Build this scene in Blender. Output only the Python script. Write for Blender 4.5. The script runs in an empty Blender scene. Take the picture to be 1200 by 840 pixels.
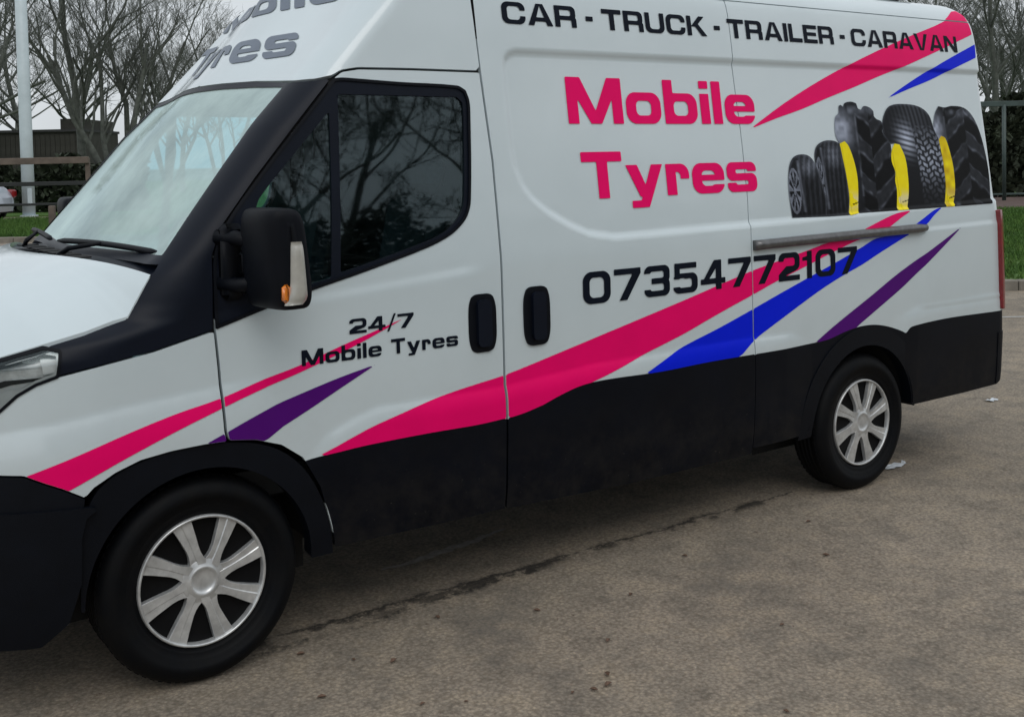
import bpy, math, random
import numpy as np
from mathutils import Vector, Matrix

random.seed(7); np.random.seed(7)
SC = bpy.context.scene
COL = SC.collection
rad = math.radians

# ---------------------------------------------------------------- camera
CAM = Vector((-1.248, -3.585, 1.755))
FW = Vector((0.56841, 0.82163, -0.04291)); RT = Vector((0.82167, -0.56957, -0.02142)); UP = Vector((0.04204, 0.02308, 0.99885))
cam = bpy.data.cameras.new('camera'); camo = bpy.data.objects.new('camera', cam); COL.objects.link(camo)
camo.matrix_world = Matrix(((RT.x, UP.x, -FW.x, CAM.x), (RT.y, UP.y, -FW.y, CAM.y), (RT.z, UP.z, -FW.z, CAM.z), (0, 0, 0, 1)))
cam.sensor_width = 36; cam.sensor_fit = 'HORIZONTAL'
cam.lens = 36*1290.5/1200
cam.shift_x = (600-584.9)/1200; cam.shift_y = -(420-243.1)/1200
cam.clip_start = .05; cam.clip_end = 3000
SC.camera = camo
# ---------------------------------------------------------------- overcast sky
W = bpy.data.worlds.new('World'); SC.world = W; W.use_nodes = True
nt = W.node_tree; nt.nodes.clear()
SUN_EL, SUN_AZ = rad(48), rad(200)
def N(t, ty, **kw):
    n = t.nodes.new(ty)
    for k, v in kw.items():
        if k in n.inputs.keys() if isinstance(k, str) else False: n.inputs[k].default_value = v
        else: setattr(n, k, v)
    return n
sky = N(nt, 'ShaderNodeTexSky', sky_type='NISHITA', sun_disc=False, sun_elevation=SUN_EL, sun_rotation=SUN_AZ, dust_density=3.0)
tc = N(nt, 'ShaderNodeTexCoord'); sx = N(nt, 'ShaderNodeSeparateXYZ'); nt.links.new(tc.outputs['Generated'], sx.inputs[0])
# cloud deck: brighter towards the zenith as every overcast sky is
rmp = N(nt, 'ShaderNodeMapRange'); rmp.inputs['From Min'].default_value = 0; rmp.inputs['From Max'].default_value = 1
rmp.inputs['To Min'].default_value = 5.7; rmp.inputs['To Max'].default_value = 7.4
nt.links.new(sx.outputs['Z'], rmp.inputs['Value'])
mp = N(nt, 'ShaderNodeMapping'); mp.inputs['Scale'].default_value = (1.6, 1.6, 5.0); nt.links.new(tc.outputs['Generated'], mp.inputs[0])
no = N(nt, 'ShaderNodeTexNoise'); no.inputs['Scale'].default_value = 1.7; no.inputs['Detail'].default_value = 6; nt.links.new(mp.outputs[0], no.inputs[0])
nr = N(nt, 'ShaderNodeMapRange'); nr.inputs['From Min'].default_value = .3; nr.inputs['From Max'].default_value = .7
nr.inputs['To Min'].default_value = .84; nr.inputs['To Max'].default_value = 1.12; nt.links.new(no.outputs['Fac'], nr.inputs['Value'])
mu = N(nt, 'ShaderNodeMath', operation='MULTIPLY'); nt.links.new(rmp.outputs[0], mu.inputs[0]); nt.links.new(nr.outputs[0], mu.inputs[1])
cl = N(nt, 'ShaderNodeVectorMath', operation='SCALE'); cl.inputs[0].default_value = (.93, .985, 1.03); nt.links.new(mu.outputs[0], cl.inputs['Scale'])
mx = N(nt, 'ShaderNodeMix', data_type='RGBA'); mx.inputs['Factor'].default_value = .93
nt.links.new(sky.outputs[0], mx.inputs['A']); nt.links.new(cl.outputs[0], mx.inputs['B'])
bg = N(nt, 'ShaderNodeBackground'); bg.inputs['Strength'].default_value = .1
nt.links.new(mx.outputs['Result'], bg.inputs['Color'])
wo = N(nt, 'ShaderNodeOutputWorld'); nt.links.new(bg.outputs[0], wo.inputs['Surface'])
sl = bpy.data.lights.new('sun', 'SUN'); sl.energy = .5; sl.angle = rad(35); sl.color = (1, .97, .93)
so = bpy.data.objects.new('sun', sl); COL.objects.link(so)
sd = Vector((math.sin(SUN_AZ)*math.cos(SUN_EL), math.cos(SUN_AZ)*math.cos(SUN_EL), math.sin(SUN_EL)))
so.rotation_euler = sd.to_track_quat('Z', 'Y').to_euler()
SC.view_settings.view_transform = 'Standard'; SC.view_settings.look = 'None'
SC.view_settings.exposure = 0.40; SC.view_settings.gamma = 1

# ---------------------------------------------------------------- materials
def newmat(name):
    m = bpy.data.materials.new(name); m.use_nodes = True; t = m.node_tree; t.nodes.clear()
    o = t.nodes.new('ShaderNodeOutputMaterial'); p = t.nodes.new('ShaderNodeBsdfPrincipled'); t.links.new(p.outputs[0], o.inputs[0])
    return m, t, p, o
def noise(t, scale, detail=5, rough=.6, vec=None, dist=0):
    n = t.nodes.new('ShaderNodeTexNoise'); n.inputs['Scale'].default_value = scale; n.inputs['Detail'].default_value = detail
    n.inputs['Roughness'].default_value = rough; n.inputs['Distortion'].default_value = dist
    if vec is None:
        c = t.nodes.new('ShaderNodeTexCoord'); vec = c.outputs['Object']
    t.links.new(vec, n.inputs['Vector']); return n.outputs['Fac']
def ramp(t, fac, stops):
    r = t.nodes.new('ShaderNodeValToRGB'); e = r.color_ramp.elements
    e[0].position, e[0].color = stops[0][0], (*stops[0][1], 1)
    e[1].position, e[1].color = stops[-1][0], (*stops[-1][1], 1)
    for p, c in stops[1:-1]:
        q = e.new(p); q.color = (*c, 1)
    t.links.new(fac, r.inputs[0]); return r.outputs[0]
def mixc(t, f, a, b, mode='MIX'):
    m = t.nodes.new('ShaderNodeMix'); m.data_type = 'RGBA'; m.blend_type = mode
    for s, v in (('Factor', f), ('A', a), ('B', b)):
        if hasattr(v, 'links') or hasattr(v, 'is_linked'): t.links.new(v, m.inputs[s])
        else: m.inputs[s].default_value = v if s == 'Factor' else (*v, 1)
    return m.outputs['Result']
def bump(t, p, h, strength=.2, dist=.01):
    b = t.nodes.new('ShaderNodeBump'); b.inputs['Strength'].default_value = strength; b.inputs['Distance'].default_value = dist
    t.links.new(h, b.inputs['Height']); t.links.new(b.outputs[0], p.inputs['Normal'])
def simple(name, c, rough=.5, metal=0, coat=0, var=.12, scale=6, bmp=0, bscale=200, spec=.5, c2=None):
    m, t, p, o = newmat(name)
    f = noise(t, scale)
    c2 = c2 or tuple(x*(1-var) for x in c); c1 = tuple(min(1, x*(1+var*.5)) for x in c)
    t.links.new(ramp(t, f, [(.3, c2), (.7, c1)]), p.inputs['Base Color'])
    p.inputs['Roughness'].default_value = rough; p.inputs['Metallic'].default_value = metal
    p.inputs['Coat Weight'].default_value = coat; p.inputs['Coat Roughness'].default_value = .06
    p.inputs['Specular IOR Level'].default_value = spec
    if bmp: bump(t, p, noise(t, bscale, 3), bmp, .002)
    return m
M = {}
def paint_mat():
    m, t, p, o = newmat('van_white_paint')
    c = t.nodes.new('ShaderNodeTexCoord'); s = t.nodes.new('ShaderNodeSeparateXYZ'); t.links.new(c.outputs['Object'], s.inputs[0])
    base = ramp(t, noise(t, 1.3, 6), [(.3, (.555, .635, .665)), (.7, (.61, .69, .72))])
    # road film low on the panels
    mr = t.nodes.new('ShaderNodeMapRange'); mr.inputs['From Min'].default_value = 1.15; mr.inputs['From Max'].default_value = .65
    t.links.new(s.outputs['Z'], mr.inputs['Value'])
    nn = noise(t, 9, 8, .7); mm = t.nodes.new('ShaderNodeMath'); mm.operation = 'MULTIPLY'
    t.links.new(mr.outputs[0], mm.inputs[0]); t.links.new(nn, mm.inputs[1])
    mm2 = t.nodes.new('ShaderNodeMath'); mm2.operation = 'MULTIPLY'; mm2.inputs[1].default_value = .35; t.links.new(mm.outputs[0], mm2.inputs[0])
    t.links.new(mixc(t, mm2.outputs[0], base, (.36, .35, .32)), p.inputs['Base Color'])
    p.inputs['Roughness'].default_value = .30; p.inputs['Coat Weight'].default_value = .9; p.inputs['Coat Roughness'].default_value = .07
    bump(t, p, noise(t, 2.2, 2), .05, .02)
    return m
M['white'] = paint_mat()
M['blackwrap'] = simple('black_body_paint', (.0022, .0034, .0070), .45, spec=.13, coat=.03, var=.3, scale=3, bmp=.15, bscale=5)
def dusty(m):
    t = m.node_tree; p = [n for n in t.nodes if n.type == 'BSDF_PRINCIPLED'][0]; src = p.inputs['Base Color'].links[0].from_socket
    c = t.nodes.new('ShaderNodeTexCoord'); s = t.nodes.new('ShaderNodeSeparateXYZ'); t.links.new(c.outputs['Object'], s.inputs[0])
    mr = t.nodes.new('ShaderNodeMapRange'); mr.inputs['From Min'].default_value = .75; mr.inputs['From Max'].default_value = .33; t.links.new(s.outputs['Z'], mr.inputs['Value'])
    f = ramp(t, noise(t, 7, 8, .75), [(.42, (0, 0, 0)), (.75, (.6, .6, .6))]); sp = ramp(t, noise(t, 60, 3, .7), [(.69, (0, 0, 0)), (.73, (1, 1, 1))])
    a = mixc(t, mixc(t, 1.0, f, mr.outputs[0], 'MULTIPLY'), src, (.030, .027, .023)); a = mixc(t, mixc(t, 1.0, sp, mr.outputs[0], 'MULTIPLY'), a, (.07, .065, .055))
    t.links.new(a, p.inputs['Base Color'])
dusty(M['blackwrap'])
M['blackplastic'] = simple('black_grained_plastic', (.0026, .0038, .0070), .50, spec=.15, var=.25, scale=8, bmp=.35, bscale=350)
M['pillar'] = simple('satin_black_plastic', (.0048, .0075, .0150), .40, spec=.17, var=.2, scale=4, bmp=.1, bscale=60)
M['rubber'] = simple('tyre_rubber', (.0018, .0024, .0036), .58, spec=.12, var=.35, scale=14, bmp=.3, bscale=90, c2=(.0045, .0045, .0048))
M['cap'] = simple('silver_hubcap_paint', (.60, .61, .61), .33, metal=.55, var=.3, scale=18, bmp=.05, bscale=40)
M['capdark'] = simple('dark_wheel_recess', (.003, .003, .0035), .6, spec=.15, var=.2)
M['pink'] = simple('pink_vinyl', (.86, .0004, .135), .45, coat=.0, spec=.12, var=.06, scale=4)
M['blue'] = simple('blue_vinyl', (.0003, .013, .70), .45, coat=.0, spec=.12, var=.06, scale=4)
M['purple'] = simple('purple_vinyl', (.080, .004, .165), .45, coat=.0, spec=.12, var=.08, scale=4)
M['ink'] = simple('black_vinyl', (.003, .006, .014), .5, spec=.12, var=.1)
M['ink2'] = simple('slate_vinyl', (.12, .15, .20), .42, var=.1)
M['steel'] = simple('worn_rail_metal', (.15, .148, .15), .28, metal=.6, var=.3, scale=30)
M['dark'] = simple('dark_underbody', (.010, .010, .011), .85, var=.3, scale=12)
M['cabin'] = simple('dark_cabin_trim', (.022, .024, .027), .7, var=.3, scale=12)
M['seat'] = simple('grey_seat_cloth', (.045, .05, .058), .9, var=.25, scale=60)
M['red'] = simple('red_lamp_lens', (.22, .003, .008), .15, coat=.6, var=.25, scale=30)
M['redlit'] = simple('bright_red_lens', (.60, .008, .02), .3, coat=.3, var=.2)
M['orange'] = simple('orange_lamp_lens', (.75, .20, .01), .22, coat=.6, var=.25, scale=40)
M['chrome'] = simple('lamp_reflector', (.70, .72, .72), .22, metal=.12, coat=.6, var=.35, scale=25)
M['lensgrey'] = simple('clear_lens_over_grey', (.42, .41, .37), .2, coat=.7, var=.12, scale=20)
M['lampwhite'] = simple('pearl_lamp_bezel', (.80, .82, .82), .25, coat=.5, var=.15, scale=14)
def glass(name, tint, spec=1.0, ior=1.55, grime_glare=.0, body=(.1, .13, .13)):
    m = bpy.data.materials.new(name); m.use_nodes = True; t = m.node_tree; t.nodes.clear()
    o = t.nodes.new('ShaderNodeOutputMaterial'); tr = t.nodes.new('ShaderNodeBsdfTransparent'); tr.inputs[0].default_value = (*tint, 1)
    gl = t.nodes.new('ShaderNodeBsdfGlossy'); gl.inputs['Roughness'].default_value = .024; gl.inputs[0].default_value = (spec*.78, spec*.95, spec*1.0, 1)
    fr = t.nodes.new('ShaderNodeFresnel'); fr.inputs['IOR'].default_value = ior
    mx = t.nodes.new('ShaderNodeMixShader'); t.links.new(fr.outputs[0], mx.inputs[0]); t.links.new(tr.outputs[0], mx.inputs[1]); t.links.new(gl.outputs[0], mx.inputs[2])
    df = t.nodes.new('ShaderNodeBsdfDiffuse'); df.inputs[0].default_value = (*body, 1)
    m2 = t.nodes.new('ShaderNodeMixShader'); nz = noise(t, 3, 5)
    mm = t.nodes.new('ShaderNodeMath'); mm.operation = 'MULTIPLY'; mm.inputs[1].default_value = grime_glare*2; t.links.new(nz, mm.inputs[0])
    t.links.new(mm.outputs[0], m2.inputs[0]); t.links.new(mx.outputs[0], m2.inputs[1]); t.links.new(df.outputs[0], m2.inputs[2])
    t.links.new(m2.outputs[0], o.inputs[0]); return m
M['glass'] = glass('tinted_side_glass', (.52, .78, .80), spec=1.0, ior=1.70, grime_glare=.0)
M['wsglass'] = glass('windscreen_glass', (.38, .66, .78), ior=2.8, grime_glare=.40, body=(.74, .90, .86))  # pale diffuse mix paints the bright sky reflection and haze into the glass
M['lens'] = glass('headlamp_lens', (.88, .9, .9), ior=1.5, grime_glare=.03)
def attr_mat():
    m, t, p, o = newmat('printed_vinyl_picture')
    a = t.nodes.new('ShaderNodeAttribute'); a.attribute_name = 'print'; t.links.new(a.outputs['Color'], p.inputs['Base Color'])
    p.inputs['Roughness'].default_value = .5; p.inputs['Specular IOR Level'].default_value = .12
    return m
M['print'] = attr_mat()

# ---------------------------------------------------------------- object helpers
def obj(name, V, F, mat, parent=None, smooth=True, loc=None):
    me = bpy.data.meshes.new(name); me.from_pydata([tuple(map(float, v)) for v in V], [], [tuple(int(i) for i in f) for f in F])
    me.materials.append(mat if not isinstance(mat, str) else M[mat])
    if smooth: me.polygons.foreach_set('use_smooth', [True]*len(me.polygons))
    me.update()
    o = bpy.data.objects.new(name, me); COL.objects.link(o)
    if parent: o.parent = parent
    if loc: o.location = loc
    return o
def thing(name, label, cat, loc=(0, 0, 0), rz=0, group=None):
    o = bpy.data.objects.new(name, None); COL.objects.link(o); o.location = loc; o.rotation_euler = (0, 0, rz)
    o['label'] = label; o['category'] = cat
    if group: o['group'] = group
    return o
def tag(o, label, cat, group=None):
    o['label'] = label; o['category'] = cat
    if group: o['group'] = group
    return o
def structure(o, label=None):
    o['kind'] = 'structure'
    if label: o['label'] = label
    return o
def stuff(o, label=None, cat=None):
    o['kind'] = 'stuff'
    if label: o['label'] = label
    if cat: o['category'] = cat
    return o
class MB:
    def __init__(s): s.V = []; s.F = []
    def add(s, V, F):
        n = len(s.V); s.V += [tuple(v) for v in V]; s.F += [tuple(i+n for i in f) for f in F]; return s
    def box(s, c, d, R=None, bev=0.0):
        hx, hy, hz = d[0]/2, d[1]/2, d[2]/2; b = min(bev, hx*.9, hy*.9, hz*.9)
        if b <= 0:
            V = [(x, y, z) for x in (-hx, hx) for y in (-hy, hy) for z in (-hz, hz)]
            F = [(0, 1, 3, 2), (4, 6, 7, 5), (0, 4, 5, 1), (2, 3, 7, 6), (0, 2, 6, 4), (1, 5, 7, 3)]
        else:
            V = []; idx = {}
            for sx in (-1, 1):
                for sy in (-1, 1):
                    for sz in (-1, 1):
                        for k in range(3):
                            v = [sx*(hx-b), sy*(hy-b), sz*(hz-b)]; v[k] += (sx, sy, sz)[k]*b
                            idx[(sx, sy, sz, k)] = len(V); V.append(tuple(v))
            F = []
            for k in range(3):
                for sg in (-1, 1):
                    o = [q for q in range(3) if q != k]; q = []
                    for u, w in ((-1, -1), (1, -1), (1, 1), (-1, 1)):
                        s3 = [0, 0, 0]; s3[k] = sg; s3[o[0]] = u; s3[o[1]] = w; q.append(idx[(*s3, k)])
                    F.append(tuple(q))
            for k in range(3):  # edges along axis k
                o = [q for q in range(3) if q != k]
                for u in (-1, 1):
                    for w in (-1, 1):
                        a = [0]*3; a[o[0]] = u; a[o[1]] = w; b1 = list(a); b1[k] = 1; a[k] = -1
                        F.append((idx[(*a, o[0])], idx[(*a, o[1])], idx[(*b1, o[1])], idx[(*b1, o[0])]))
            for sx in (-1, 1):
                for sy in (-1, 1):
                    for sz in (-1, 1): F.append(tuple(idx[(sx, sy, sz, k)] for k in range(3)))
        V = [Vector(v) for v in V]
        if R is not None: V = [R @ v for v in V]
        return s.add([v+Vector(c) for v in V], F)
    def tube(s, pts, r, n=8, cap=True):
        pts = [Vector(p) for p in pts]; rs = r if isinstance(r, (list, tuple)) else [r]*len(pts)
        V = []; F = []; ref = Vector((.13, .27, .95))
        for i, p in enumerate(pts):
            d = (pts[min(i+1, len(pts)-1)]-pts[max(i-1, 0)]).normalized()
            rf = ref if abs(d.dot(ref)) < .9 else Vector((1, 0, 0))
            u = d.cross(rf).normalized(); w = d.cross(u)
            for k in range(n):
                t = 2*math.pi*k/n; V.append(p+(u*math.cos(t)+w*math.sin(t))*rs[i])
        for i in range(len(pts)-1):
            for k in range(n):
                a = i*n+k; b = i*n+(k+1) % n; F.append((a, b, b+n, a+n))
        if cap: F.append(tuple(range(n-1, -1, -1))); F.append(tuple(range(len(V)-n, len(V))))
        return s.add(V, F)
    def lathe(s, prof, c=(0, 0, 0), n=64, axis='y', close=False):
        """prof: list of (radius, offset along axis)"""
        V = []; F = []
        for r, h in prof:
            for k in range(n):
                t = 2*math.pi*k/n; V.append((c[0]+r*math.cos(t), c[1]+h, c[2]+r*math.sin(t)) if axis == 'y' else (c[0]+r*math.cos(t), c[1]+r*math.sin(t), c[2]+h))
        m = len(prof)
        for i in range(m-1 if not close else m):
            j = (i+1) % m
            for k in range(n): F.append((i*n+k, i*n+(k+1) % n, j*n+(k+1) % n, j*n+k))
        return s.add(V, F)
    def build(s, name, mat, parent=None, smooth=False, loc=None): return obj(name, s.V, s.F, mat, parent, smooth, loc)
def mirror_copy(o, name=None):
    c = o.copy(); COL.objects.link(c); c.scale = (1, -1, 1); c.location = (o.location[0], 2-o.location[1], o.location[2]); c.parent = o.parent
    return c

# ---------- van hull: one parametric skin, (a, v) -> point ----------
# a runs along the side (a = x on the flat side) and wraps round the front corner and
# the rear corner; v is the height (continues over the roof by arc length above 2.42 m)
def _tab(keys, vals, sm=0.035):
    g = np.arange(0.2, 3.5, 0.005)
    y = np.interp(g, keys, vals)
    n = int(sm/0.005)
    if n > 0:
        k = np.exp(-0.5*(np.arange(-3*n, 3*n+1)/n)**2); k /= k.sum()
        yp = np.pad(y, 3*n, mode='edge')
        # keep linear trend at the ends
        yp[:3*n] = y[0]+(y[1]-y[0])*np.arange(-3*n, 0)
        yp[-3*n:] = y[-1]+(y[-1]-y[-2])*np.arange(1, 3*n+1)
        y = np.convolve(yp, k, mode='valid')
    return lambda v: np.interp(v, g, y)
T_z = _tab([.2, 2.42, 2.5, 2.57, 2.65, 2.78, 3.1, 3.4], [.2, 2.42, 2.497, 2.556, 2.600, 2.628, 2.642, 2.645], .03)
T_in = _tab([.2, .33, .45, .7, 1.0, 1.35, 1.5, 1.75, 2.0, 2.3, 2.42, 2.5, 2.57, 2.65, 2.78, 3.1, 3.4],
            [.06, .03, .012, 0, 0, .004, .02, .05, .083, .12, .138, .158, .20, .262, .39, .70, 1.0], .03)
T_x0 = _tab([.2, 1.15, 1.2, 1.25, 1.3, 1.4, 1.46, 1.675, 1.9, 2.06, 2.35, 2.5, 2.57, 2.65, 2.78, 3.1, 3.4],
            [-.3, -.3, -.22, -.03, 0., .03, .055, .24, .43, .59, .86, 1.0, 1.1, 1.22, 1.4, 1.7, 1.8], .012)
T_rx = _tab([.2, 1.15, 1.2, 1.25, 1.3, 1.4, 1.46, 2.3, 2.5, 2.65, 2.78, 3.1, 3.4],
            [.65, .65, .6, .45, .3, .2, .14, .14, .17, .24, .3, .25, .0], .012)
T_ry = _tab([.2, 1.15, 1.2, 1.25, 1.3, 1.4, 1.46, 2.3, 2.5, 2.65, 2.78, 3.1, 3.4],
            [.7, .7, .6, .4, .25, .17, .14, .16, .25, .3, .3, .2, .0], .012)
T_bu = _tab([.2, 1.2, 1.46, 2.3, 2.6, 3.4], [.12, .12, .08, .1, .12, .0], .02)
T_xr = _tab([.2, .8, 2.3, 2.42, 2.5, 2.57, 2.65, 2.78, 3.1, 3.4], [4.735, 4.735, 4.70, 4.695, 4.69, 4.67, 4.62, 4.54, 4.3, 4.2], .02)
REC = [(1.335, 2.14), (1.345, 2.17), (1.37, 2.195), (1.41, 2.205), (4.9, 2.212), (4.9, 1.463), (4.735, 1.46), (2.7, 1.42), (1.845, 1.41),
       (1.703, 1.432), (1.6, 1.475), (1.495, 1.532), (1.42, 1.59), (1.375, 1.645), (1.345, 1.72), (1.335, 1.80)]
def poly_sdf(px, pz, P):
    P = np.asarray(P, float); n = len(P)
    d = np.full(px.shape, 1e9); s = np.ones(px.shape)
    for i in range(n):
        ax, az = P[i]; bx, bz = P[i-1]
        ex, ez = bx-ax, bz-az; wx, wz = px-ax, pz-az
        t = np.clip((wx*ex+wz*ez)/(ex*ex+ez*ez+1e-12), 0, 1)
        d = np.minimum(d, (wx-ex*t)**2+(wz-ez*t)**2)
        c1 = pz >= az; c2 = pz < bz; c3 = ex*wz > ez*wx
        fl = (c1 & c2 & c3) | (~c1 & ~c2 & ~c3)
        s = np.where(fl, -s, s)
    return s*np.sqrt(d)
def rounded(P, ang=38, n=4):
    """resample a polygon through its vertices, keeping real corners sharp"""
    P = np.asarray(P, float); N_ = len(P); sharp = []
    for i in range(N_):
        u = P[i]-P[i-1]; w = P[(i+1) % N_]-P[i]
        c = (u@w)/(np.hypot(*u)*np.hypot(*w)+1e-9); sharp.append(c < np.cos(np.radians(ang)))
    out = []
    for i in range(N_):
        p0, p1, p2, p3 = P[i-1], P[i], P[(i+1) % N_], P[(i+2) % N_]
        L = np.hypot(*(p2-p1))
        def tan(a, b, c):
            d = c-a; return d/(np.hypot(*d)+1e-9)*L
        m1 = (p2-p1) if sharp[i] else tan(p0, p1, p2); m2 = (p2-p1) if sharp[(i+1) % N_] else tan(p1, p2, p3)
        k = 1 if (sharp[i] and sharp[(i+1) % N_]) else n
        for j in range(k):
            t = j/k
            out.append((2*t**3-3*t*t+1)*p1+(t**3-2*t*t+t)*m1+(-2*t**3+3*t*t)*p2+(t**3-t*t)*m2)
    return [tuple(q) for q in out]
def relax(P, it, ang=38):
    P = np.asarray(P, float)
    u = P-np.roll(P, 1, 0); w = np.roll(P, -1, 0)-P
    c = (u*w).sum(1)/(np.hypot(*u.T)*np.hypot(*w.T)+1e-9); fix = (c < np.cos(np.radians(ang)))[:, None]
    for k in range(it): P = np.where(fix, P, .5*P+.25*(np.roll(P, 1, 0)+np.roll(P, -1, 0)))
    return [tuple(q) for q in P]
def sst(t):
    t = np.clip(t, 0, 1); return t*t*(3-2*t)
def disp(a, v):
    """outward relief of the pressed steel side: panel recess, lower crease, arches"""
    D = np.zeros(np.broadcast(a, v).shape)
    m = (a > 1.25)
    if m.any():
        d = poly_sdf(a, v, REC)
        D = D-0.013*sst((0.004-d)/0.022)
    zc = np.interp(a, [-.7, -.3, .07, .22, .36, .46, .56, .66, 1.23, 1.72, 2.66, 2.95, 3.1, 3.75, 3.95, 4.7],
                   [.93, .985, 1.018, 1.03, .70, .79, .83, .857, .855, .888, .894, .885, .82, .86, .918, .93])
    amp = np.interp(a, [-.7, .1, .3, .36, .5, 2.9, 3.1, 3.75, 3.95, 4.7], [.02, .018, .0, .0, .013, .012, 0, 0, .010, .010])
    wd = np.interp(a, [-.7, .2, .4], [.15, .15, .07])
    tt = np.clip((zc-v)/wd, 0, 1); D = D+amp*tt*(2-tt)
    # little body line behind the sliding rail
    D = D+0.005*sst((1.345+.012*(a-4)-v)/.03)*sst((a-3.95)/.1)*(v > .9)
    # belt line under the door window
    D = D+0.006*sst((1.30+.08*(a-.4)-v)/.05)*sst((1.2-a)/.15)*sst((a+.1)/.15)
    return D
def hull(a, v, off=0.0, relief=True):
    a = np.asarray(a, float); v = np.asarray(v, float)
    a, v = np.broadcast_arrays(a, v)
    z = T_z(v); T = T_in(v); x0 = T_x0(v); rx = T_rx(v); ry = T_ry(v); bu = T_bu(v); xr = T_xr(v)
    L = np.pi/2*np.sqrt((rx**2+ry**2)/2)+1e-6
    hw = np.maximum(1-T-ry, 0.001)
    b = x0-a
    far = b > L+hw
    b2 = np.where(far, 2*(L+hw)-b, b)
    D = disp(a, v) if relief else 0.0
    D = D+off
    th = np.clip(b2/L, 0, 1)*np.pi/2
    x = x0-rx*np.sin(th); y = T+ry*(1-np.cos(th))
    nx = -np.sin(th)*np.maximum(ry, .01); ny = -np.cos(th)*np.maximum(rx, .01)
    side = b2 <= 0
    x = np.where(side, x0-b2, x); y = np.where(side, T, y)
    fr = b2 > L
    yy = T+ry+(b2-L); u = np.clip((yy-(T+ry))/hw, 0, 1)
    x = np.where(fr, x0-rx-bu*np.sin(u*np.pi/2)**2, x); y = np.where(fr, yy, y)
    # rear corner
    rr = .075
    c = a-xr; Lr = np.pi/2*rr
    rc = (c > 0) & (c <= Lr); th2 = np.clip(c/Lr, 0, 1)*np.pi/2
    x = np.where(rc, xr+rr*np.sin(th2), x); y = np.where(rc, T+rr*(1-np.cos(th2)), y)
    rf = c > Lr
    x = np.where(rf, xr+rr, x); y = np.where(rf, T+rr+(c-Lr), y)
    nx = np.where(side, 0, nx); ny = np.where(side, -1, ny)
    nx = np.where(fr, -1, nx); ny = np.where(fr, 0, ny)
    nx = np.where(rc, np.sin(th2), nx); ny = np.where(rc, -np.cos(th2), ny)
    nx = np.where(rf, 1, nx); ny = np.where(rf, 0, ny)
    # lean of the normal upward from the tumblehome
    e = .01
    dT = (T_in(v+e)-T_in(v-e)); dz = (T_z(v+e)-T_z(v-e)); dx = (T_x0(v+e)-T_rx(v+e))-(T_x0(v-e)-T_rx(v-e))
    fh = np.hypot(nx, ny)+1e-9; nx = nx/fh; ny = ny/fh
    tin = np.where(np.abs(ny) > .0, dT*np.abs(ny), 0)+np.where(nx < 0, dx*np.abs(nx), 0)
    nrm = np.hypot(dz, tin)+1e-9
    nz = tin/nrm; h = dz/nrm
    nx = nx*h; ny = ny*h
    ny = np.where(far, -ny, ny); y = np.where(far, 2-y, y)
    return np.stack([x+nx*D, y+ny*D, z+nz*D], -1)

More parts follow.
